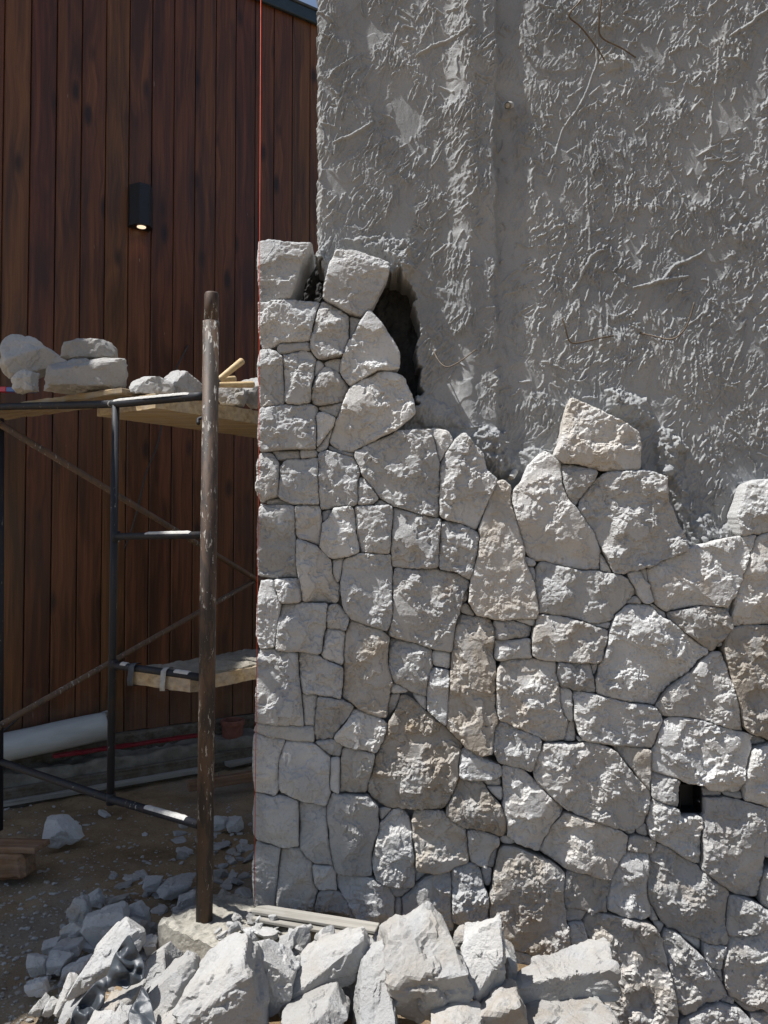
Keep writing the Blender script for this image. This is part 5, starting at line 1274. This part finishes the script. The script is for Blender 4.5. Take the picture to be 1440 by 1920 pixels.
V = [cL + WD * (0.026 * math.cos(6.2832 * k / n)) + WN * (0.026 * math.sin(6.2832 * k / n)) + Vector((0, 0, -0.1265)) for k in range(n)]
V += [v + Vector((0, 0, 0.004)) for v in V]
F = [tuple(range(n))[::-1], tuple(range(n, 2 * n))] + [(k, (k + 1) % n, n + (k + 1) % n, n + k) for k in range(n)]
o = put('lens', mesh('lens', V, F, False), 'bulb'); o.parent = lamp; o.location = (0, 0, 0)
sd = bpy.data.lights.new('lamp_beam', 'SPOT'); sd.energy = 0.2; sd.color = (1.0, 0.6, 0.28); sd.spot_size = math.radians(105); sd.spot_blend = 0.8; sd.shadow_soft_size = 0.03
so_ = bpy.data.objects.new('lamp_beam', sd); C.objects.link(so_); so_.parent = lamp; so_.location = cL + Vector((0, 0, -0.14))

# ------------------------------------------------------------------ things at the foot of the wooden wall
ra = on_wood(6, 1402, 0.13); rb = on_wood(197, 1361, 0.13)
rd = (rb - ra).normalized(); ra2 = ra - rd * 0.55
roll = empty('plastic_roll', (ra + rb) / 2, 'rolled milky plastic sheet lying on the plinth under the scaffold', 'roll')
def roll_mesh():
    V = []; F = []; n = 40; m = 34; s = rd.cross(Vector((0, 0, 1))).normalized(); u = s.cross(rd)
    for i in range(m + 1):
        t = i / m; p = ra2 + (rb - ra2) * t
        for k in range(n):
            a = 6.2832 * k / n; r = 0.080 + 0.006 * math.sin(a * 2 + t * 5) + 0.0035 * float(perlin3(np.array([[t * 6, math.cos(a) * 2, math.sin(a) * 2]]), 3)[0])
            V.append(p + (s * math.cos(a) + u * math.sin(a) * 0.92) * r)
        if i:
            for k in range(n): F.append(((i - 1) * n + k, (i - 1) * n + (k + 1) % n, i * n + (k + 1) % n, i * n + k))
    # inner turn at the right end
    base = len(V)
    for j, (rr, q) in enumerate(((0.074, 0.0), (0.06, -0.004), (0.045, -0.012), (0.03, -0.05))):
        for k in range(n):
            a = 6.2832 * k / n; V.append(rb + rd * q + (s * math.cos(a) + u * math.sin(a) * 0.92) * rr)
        b0 = (m * n) if j == 0 else base + (j - 1) * n
        for k in range(n): F.append((b0 + k, b0 + (k + 1) % n, base + j * n + (k + 1) % n, base + j * n + k))
    F.append(tuple(range(base + 3 * n, base + 4 * n)))
    return mesh('rolled_sheet', V, F)
put('rolled_sheet', roll_mesh(), 'sheet', roll)
# loose end of the sheet sticking out on the right
V = []; F = []
for i in range(7):
    for j in range(7):
        a = 0.4 + j * 0.22
        s = rd.cross(Vector((0, 0, 1))).normalized(); u = s.cross(rd)
        V.append(rb + rd * (0.035 * i / 6 - 0.005 + 0.012 * math.sin(j)) + (-s * math.cos(a) * 1 + u * math.sin(a)) * (0.079 + 0.004 * i / 6))
for i in range(6):
    for j in range(6): F.append((i * 7 + j, i * 7 + j + 1, (i + 1) * 7 + j + 1, (i + 1) * 7 + j))
put('loose_flap', mesh('loose_flap', V, F), 'sheet', roll)
rs0 = on_wood(100, 1418, 0.20); rs1 = on_wood(372, 1378, 0.19)
o = place_box('red_strip', None, 'red_strip', rs0, rs1, 0.045, 0.016, bevel=0.003, wobble=0.002, cuts=20, seed=3)
tag(o, 'narrow dark red plastic strip lying on the plinth beside the roll', 'strip')
# pipe collar
pc = on_wood(436, 1386, 0.13); col = empty('pipe_collar', pc, 'short brick-red plastic pipe collar standing on the plinth', 'pipe')
def lathe(prof, n=32):
    V = []; F = []
    for (r, z) in prof:
        for k in range(n): V.append((r * math.cos(6.2832 * k / n), r * math.sin(6.2832 * k / n), z))
    for i in range(len(prof) - 1):
        for k in range(n): F.append((i * n + k, i * n + (k + 1) % n, (i + 1) * n + (k + 1) % n, (i + 1) * n + k))
    return V, F
V, F = lathe([(0.055, 0.0), (0.064, 0.0), (0.064, 0.088), (0.055, 0.088), (0.055, 0.0)]); o = put('barrel', mesh('barrel', V, F, False), 'clay'); o.parent = col
V, F = lathe([(0.0645, 0.088), (0.073, 0.090), (0.0745, 0.098), (0.0745, 0.116), (0.070, 0.122), (0.060, 0.120), (0.056, 0.09), (0.056, 0.004), (0.0, 0.004)]); o = put('socket_rim', mesh('socket_rim', V, F, False), 'clay'); o.parent = col
# timbers
o = place_box('timber', None, 'formwork', wood(-1.2, 0.222, 0.045), wood(2.2, 0.222, 0.045), 0.040, 0.105, bevel=0.004, wobble=0.002, cuts=30, seed=6)
tag(o, 'long dark formwork timber edging the plinth', 'timber')
g0 = on_z(-40, 1512, 0.03); g1 = on_z(377, 1441, 0.03)
o = place_box('timber', None, 'grey_wood', g0, g1, 0.085, 0.026, bevel=0.002, wobble=0.001, cuts=12, seed=7); tag(o, 'long pale grey board lying on the dirt along the plinth', 'board')
g0 = on_z(424, 1433, 0.035); g1 = on_z(520, 1412, 0.035)
o = place_box('timber', None, 'grey_wood', g0, g1, 0.08, 0.024, bevel=0.002, seed=8); tag(o, 'short grey board end near the stone wall corner', 'board')
o = place_box('timber', None, 'brown_wood', on_z(352, 1474, 0.075), on_z(500, 1451, 0.085), 0.045, 0.050, bevel=0.004, wobble=0.001, cuts=6); tag(o, 'brown batten stub sticking out behind the thick post near the dirt', 'batten')
tube('batten_nail', o, 'wire', [(-0.05, 0, 0.0), (-0.05, 0, 0.045)], 0.002, 6).location = (0, 0, 0)
o = place_box('timber', None, 'brown_wood', at(-60, 1548, 3.25), at(80, 1551, 3.17), 0.10, 0.024, bevel=0.003, wobble=0.002, cuts=8); tag(o, 'pale-topped plank offcut under the left scaffold post', 'plank')
o.location.z = 0.132
o = place_box('timber', None, 'brown_wood', at(-70, 1590, 3.22), at(58, 1592, 3.18), 0.10, 0.105, bevel=0.018, wobble=0.005, cuts=8); tag(o, 'dark reddish block of wood beneath the plank offcut', 'block')
o.location.z = 0.064
# black plastic
def crumple(spec, Y, name, label, n_in=44, amp=0.020, seed=1):
    from mathutils.geometry import delaunay_2d_cdt
    P = poly(spec); rng = np.random.RandomState(seed); B = []
    for k in range(len(P)):
        a = np.array(P[k]); b = np.array(P[(k + 1) % len(P)]); m_ = max(1, int(np.hypot(*(b - a)) / 14))
        for q in range(m_): B.append(a + (b - a) * q / m_ + rng.uniform(-1.5, 1.5, 2) * (q > 0))
    B = np.array(B); xs = B[:, 0]; ys = B[:, 1]; I = []
    while len(I) < n_in:
        c = np.array([rng.uniform(xs.min(), xs.max()), rng.uniform(ys.min(), ys.max())])
        if poly_sdf(c[:1], c[1:], P)[0] < -4: I.append(c)
    A = np.concatenate([B, np.array(I)])
    vv, _, ff, _, _, _ = delaunay_2d_cdt([Vector((float(x), float(y))) for x, y in A], [], [list(range(len(B)))], 1, 1e-4)
    A = np.array([(v.x, v.y) for v in vv]); v = (A[:, 1] - ys.min()) / (ys.max() - ys.min())
    Yy = Y - 0.09 * v + amp * rng.uniform(-1, 1, len(A)) * np.where(np.arange(len(A)) < len(B), 0.5, 1.0)
    X, Z = at_np(A[:, 0], A[:, 1], Yy)
    o = put(name, mesh(name, np.stack([X, Yy, Z], 1), [list(f) for f in ff], True), 'black_plastic')
    sm = o.modifiers.new('creases', 'SUBSURF'); sm.subdivision_type = 'CATMULL_CLARK'; sm.levels = 3; sm.render_levels = 3
    sm = o.modifiers.new('thickness', 'SOLIDIFY'); sm.thickness = 0.002; tag(o, label, 'plastic sheet'); return o
crumple('L:700,372 735,450 762,500 788,560 780,640 700,650 690,690 640,650 570,668 560,760 520,800 470,864 440,900 365,900 385,820 420,752 470,690 512,640 585,605 625,480', 2.13, 'plastic_sheet', 'torn crumpled dark plastic sheet among the rocks at lower left')
crumple('L:770,650 800,700 845,864 850,900 700,900 690,800 735,740', 2.075, 'plastic_sheet', 'smaller dark plastic scrap hanging right of the torn sheet', 10, 0.010, 4)

# ------------------------------------------------------------------ small things on the walls
line = empty('mason_line', at(483, 1290, 2.675), 'taut thin red mason line along the left edge of the stonework', 'string')
tube('cord', line, 'red_string', [at(489.5, -120, 2.675), at(485, 900, 2.675), at(476.5, 1702, 2.655)], 0.0011, 8)
place_box('peg', line, 'pine', at(489.5, -122, 2.66), at(640, -122, 2.66 + 0.16), 0.025, 0.02)
def wire(name, pts, r, label, par=None):
    o = tube(name, par, 'wire', smooth_pts(pts, 5), r, 7); tag(o, label, 'wire', 'tie wires sticking out of the render'); return o
wire('tie_wire', [at(1133, 112, 2.78), at(1118, 88, 2.765), at(1090, 52, 2.73), at(1069, 34, 2.69), at(1070, 22, 2.67), at(1088, 2, 2.66), at(1110, -30, 2.66)], 0.0029, 'rusty tie wire bent to the left at the top of the render')
wire('tie_wire', [at(1192, 108, 2.78), at(1165, 90, 2.765), at(1136, 76, 2.73), at(1124, 62, 2.70), at(1124, 30, 2.67), at(1128, -5, 2.65), at(1130, -40, 2.64)], 0.0029, 'rusty tie wire rising straight up at the top of the render')
wire('tie_wire', [at(1152, 629, 2.782), at(1125, 634, 2.755), at(1085, 643, 2.72), at(1068, 640, 2.70), at(1060, 615, 2.69), at(1054, 596, 2.69)], 0.0028, 'left half of the pair of tie wires above the topmost right stone')
wire('tie_wire', [at(1200, 624, 2.782), at(1225, 630, 2.755), at(1258, 636, 2.72), at(1280, 622, 2.70), at(1292, 600, 2.69), at(1302, 567, 2.68)], 0.0028, 'right half of the pair of tie wires, its end curling upwards')
wire('tie_wire', [at(812, 655, 2.775), at(822, 676, 2.74), at(838, 688, 2.71), at(862, 678, 2.70), at(893, 655, 2.69)], 0.0023, 'pale tie wire hooked on the render beside the dark hollow')
def lump(px, py, w, h, Y, seed, thick=None, faces=None, par=plwall, m='plaster', name='mortar_lump', rot=0.0):
    rng = random.Random(seed); n = 8; pts = []
    for k in range(n):
        a = 6.2832 * k / n + rng.uniform(-0.3, 0.3); r = rng.uniform(0.7, 1.1)
        x, y = math.cos(a) * w / 2 * r, math.sin(a) * h / 2 * r
        pts.append('%f,%f' % (px + x * math.cos(rot) - y * math.sin(rot), py + x * math.sin(rot) + y * math.cos(rot)))
    return outline_rock(name, 'P:' + ' '.join(pts), Y, thick or min(w, h) / 1440 * 2.7 * 0.9, faces, None, mat=m, sub=3, seed=seed, parent=par, amp=0.006)
for k, (px, py, s) in enumerate(((952, 830, 10), (1253, 884, 9), (1320, 1012, 8))):
    lump(px, py, s * 1.3, s, 2.735, 80 + k)
# pipe stub and bolt
def stub(name, a, b, r, label):
    t = empty(name, a, label, 'pipe stub'); V, F = tube_geo([a, b], r, 16, False); put('sleeve', mesh('sleeve', V, F), 'pipe_grey', t)
    V, F = tube_geo([Vector(a) + (Vector(b) - Vector(a)) * 0.3, Vector(a) + (Vector(b) - Vector(a)) * 0.95], r * 0.8, 12); put('bore', mesh('bore', V, F), 'concrete', t)
stub('pipe_stub', at(958, 197, 2.785), at(952, 198, 2.735), 0.0125, 'small round pipe stub poking from the groove in the render')
stub('anchor_bolt', at(966, 884, 2.76), at(958, 897, 2.725), 0.011, 'short steel anchor poking out between two top stones')
# junction box let into the stones
jb = empty('junction_box', at(1296, 1499, 2.72), 'black recessed electrical box in a gap between the stones', 'electrical box')
c0 = at(1275, 1527, 2.715); c1 = at(1318, 1471, 2.715); x0, z0, x1, z1 = c0.x + 0.002, c0.z + 0.002, c1.x - 0.002, c1.z - 0.002
def jbox(name, a, b, m='box_black'):
    put(name, box_mesh(name, tuple(b[i] - a[i] for i in range(3)), 0.001), m, jb, tuple((a[i] + b[i]) / 2 for i in range(3)))
t_ = 0.003; ya, yb = 2.722, 2.792
jbox('side', (x0, ya, z0), (x0 + t_, yb, z1)); jbox('side', (x1 - t_, ya, z0), (x1, yb, z1)); jbox('side', (x0 + t_, ya, z0), (x1 - t_, yb, z0 + t_)); jbox('side', (x0 + t_, ya, z1 - t_), (x1 - t_, yb, z1)); jbox('back', (x0 + t_, yb - t_, z0 + t_), (x1 - t_, yb, z1 - t_))
p = at(1312, 1503, 2.735); tube('screw_lug', jb, 'black_lamp', [p, p + Vector((0, 0.03, 0))], 0.007, 10); tube('screw', jb, 'steel', [p + Vector((0, -0.003, 0)), p + Vector((0, 0.01, 0))], 0.003, 8)
# hanging cable on the boards
cpts = [(352, 648), (340, 672), (330, 693), (318, 735), (305, 787), (295, 835), (274, 887), (257, 957), (240, 1012), (225, 1045), (205, 1110), (180, 1148), (149, 1200), (121, 1245), (80, 1301), (38, 1343), (5, 1372)]
o = tube('cable', None, 'cable', smooth_pts([on_wood(x, y, 0.03 + 0.05 * math.sin(k * 0.4)) for k, (x, y) in enumerate(cpts)], 4), 0.0058, 8)
tag(o, 'thin dark cable hanging in a slack curve across the boards', 'cable')
bpy.context.view_layer.update()
def sub(part, *kids):
    for k in kids:
        w = k.matrix_world.copy(); k.parent = part; k.matrix_parent_inverse = part.matrix_world.inverted(); k.matrix_basis = w
def kids(t, stem): return [o for o in t.children if o.name.split('.')[0] == stem]
sub(kids(scf, 'post')[0], *kids(scf, 'spigot'), *kids(scf, 'hook'))
sub(kids(scf, 'upright')[0], *kids(scf, 'weld_collar'))
rg = sorted(kids(scf, 'rung'), key=lambda o: o.name); mc = sorted(kids(scf, 'mortar_crust'), key=lambda o: o.name)
sub(rg[0], mc[0]); sub(kids(scf, 'top_bar')[0], mc[1]); sub(kids(scf, 'bottom_bar')[0], mc[2]); sub(rg[1], mc[3], mc[4])
br = sorted(kids(scf, 'brace'), key=lambda o: o.name); bp = sorted(kids(scf, 'brace_pin'), key=lambda o: o.name); sub(br[0], bp[0]); sub(br[1], bp[1])
sub(kids(lamp, 'housing')[0], *kids(lamp, 'rim'), *kids(lamp, 'lens'))
sub(kids(house, 'roof')[0], *kids(house, 'fascia'), *kids(house, 'soffit'))
sub(kids(house, 'added_shade_roof')[0], *kids(house, 'added_roof_post'))
sub(kids(jb, 'screw_lug')[0], *kids(jb, 'screw'))
bpy.context.view_layer.update()
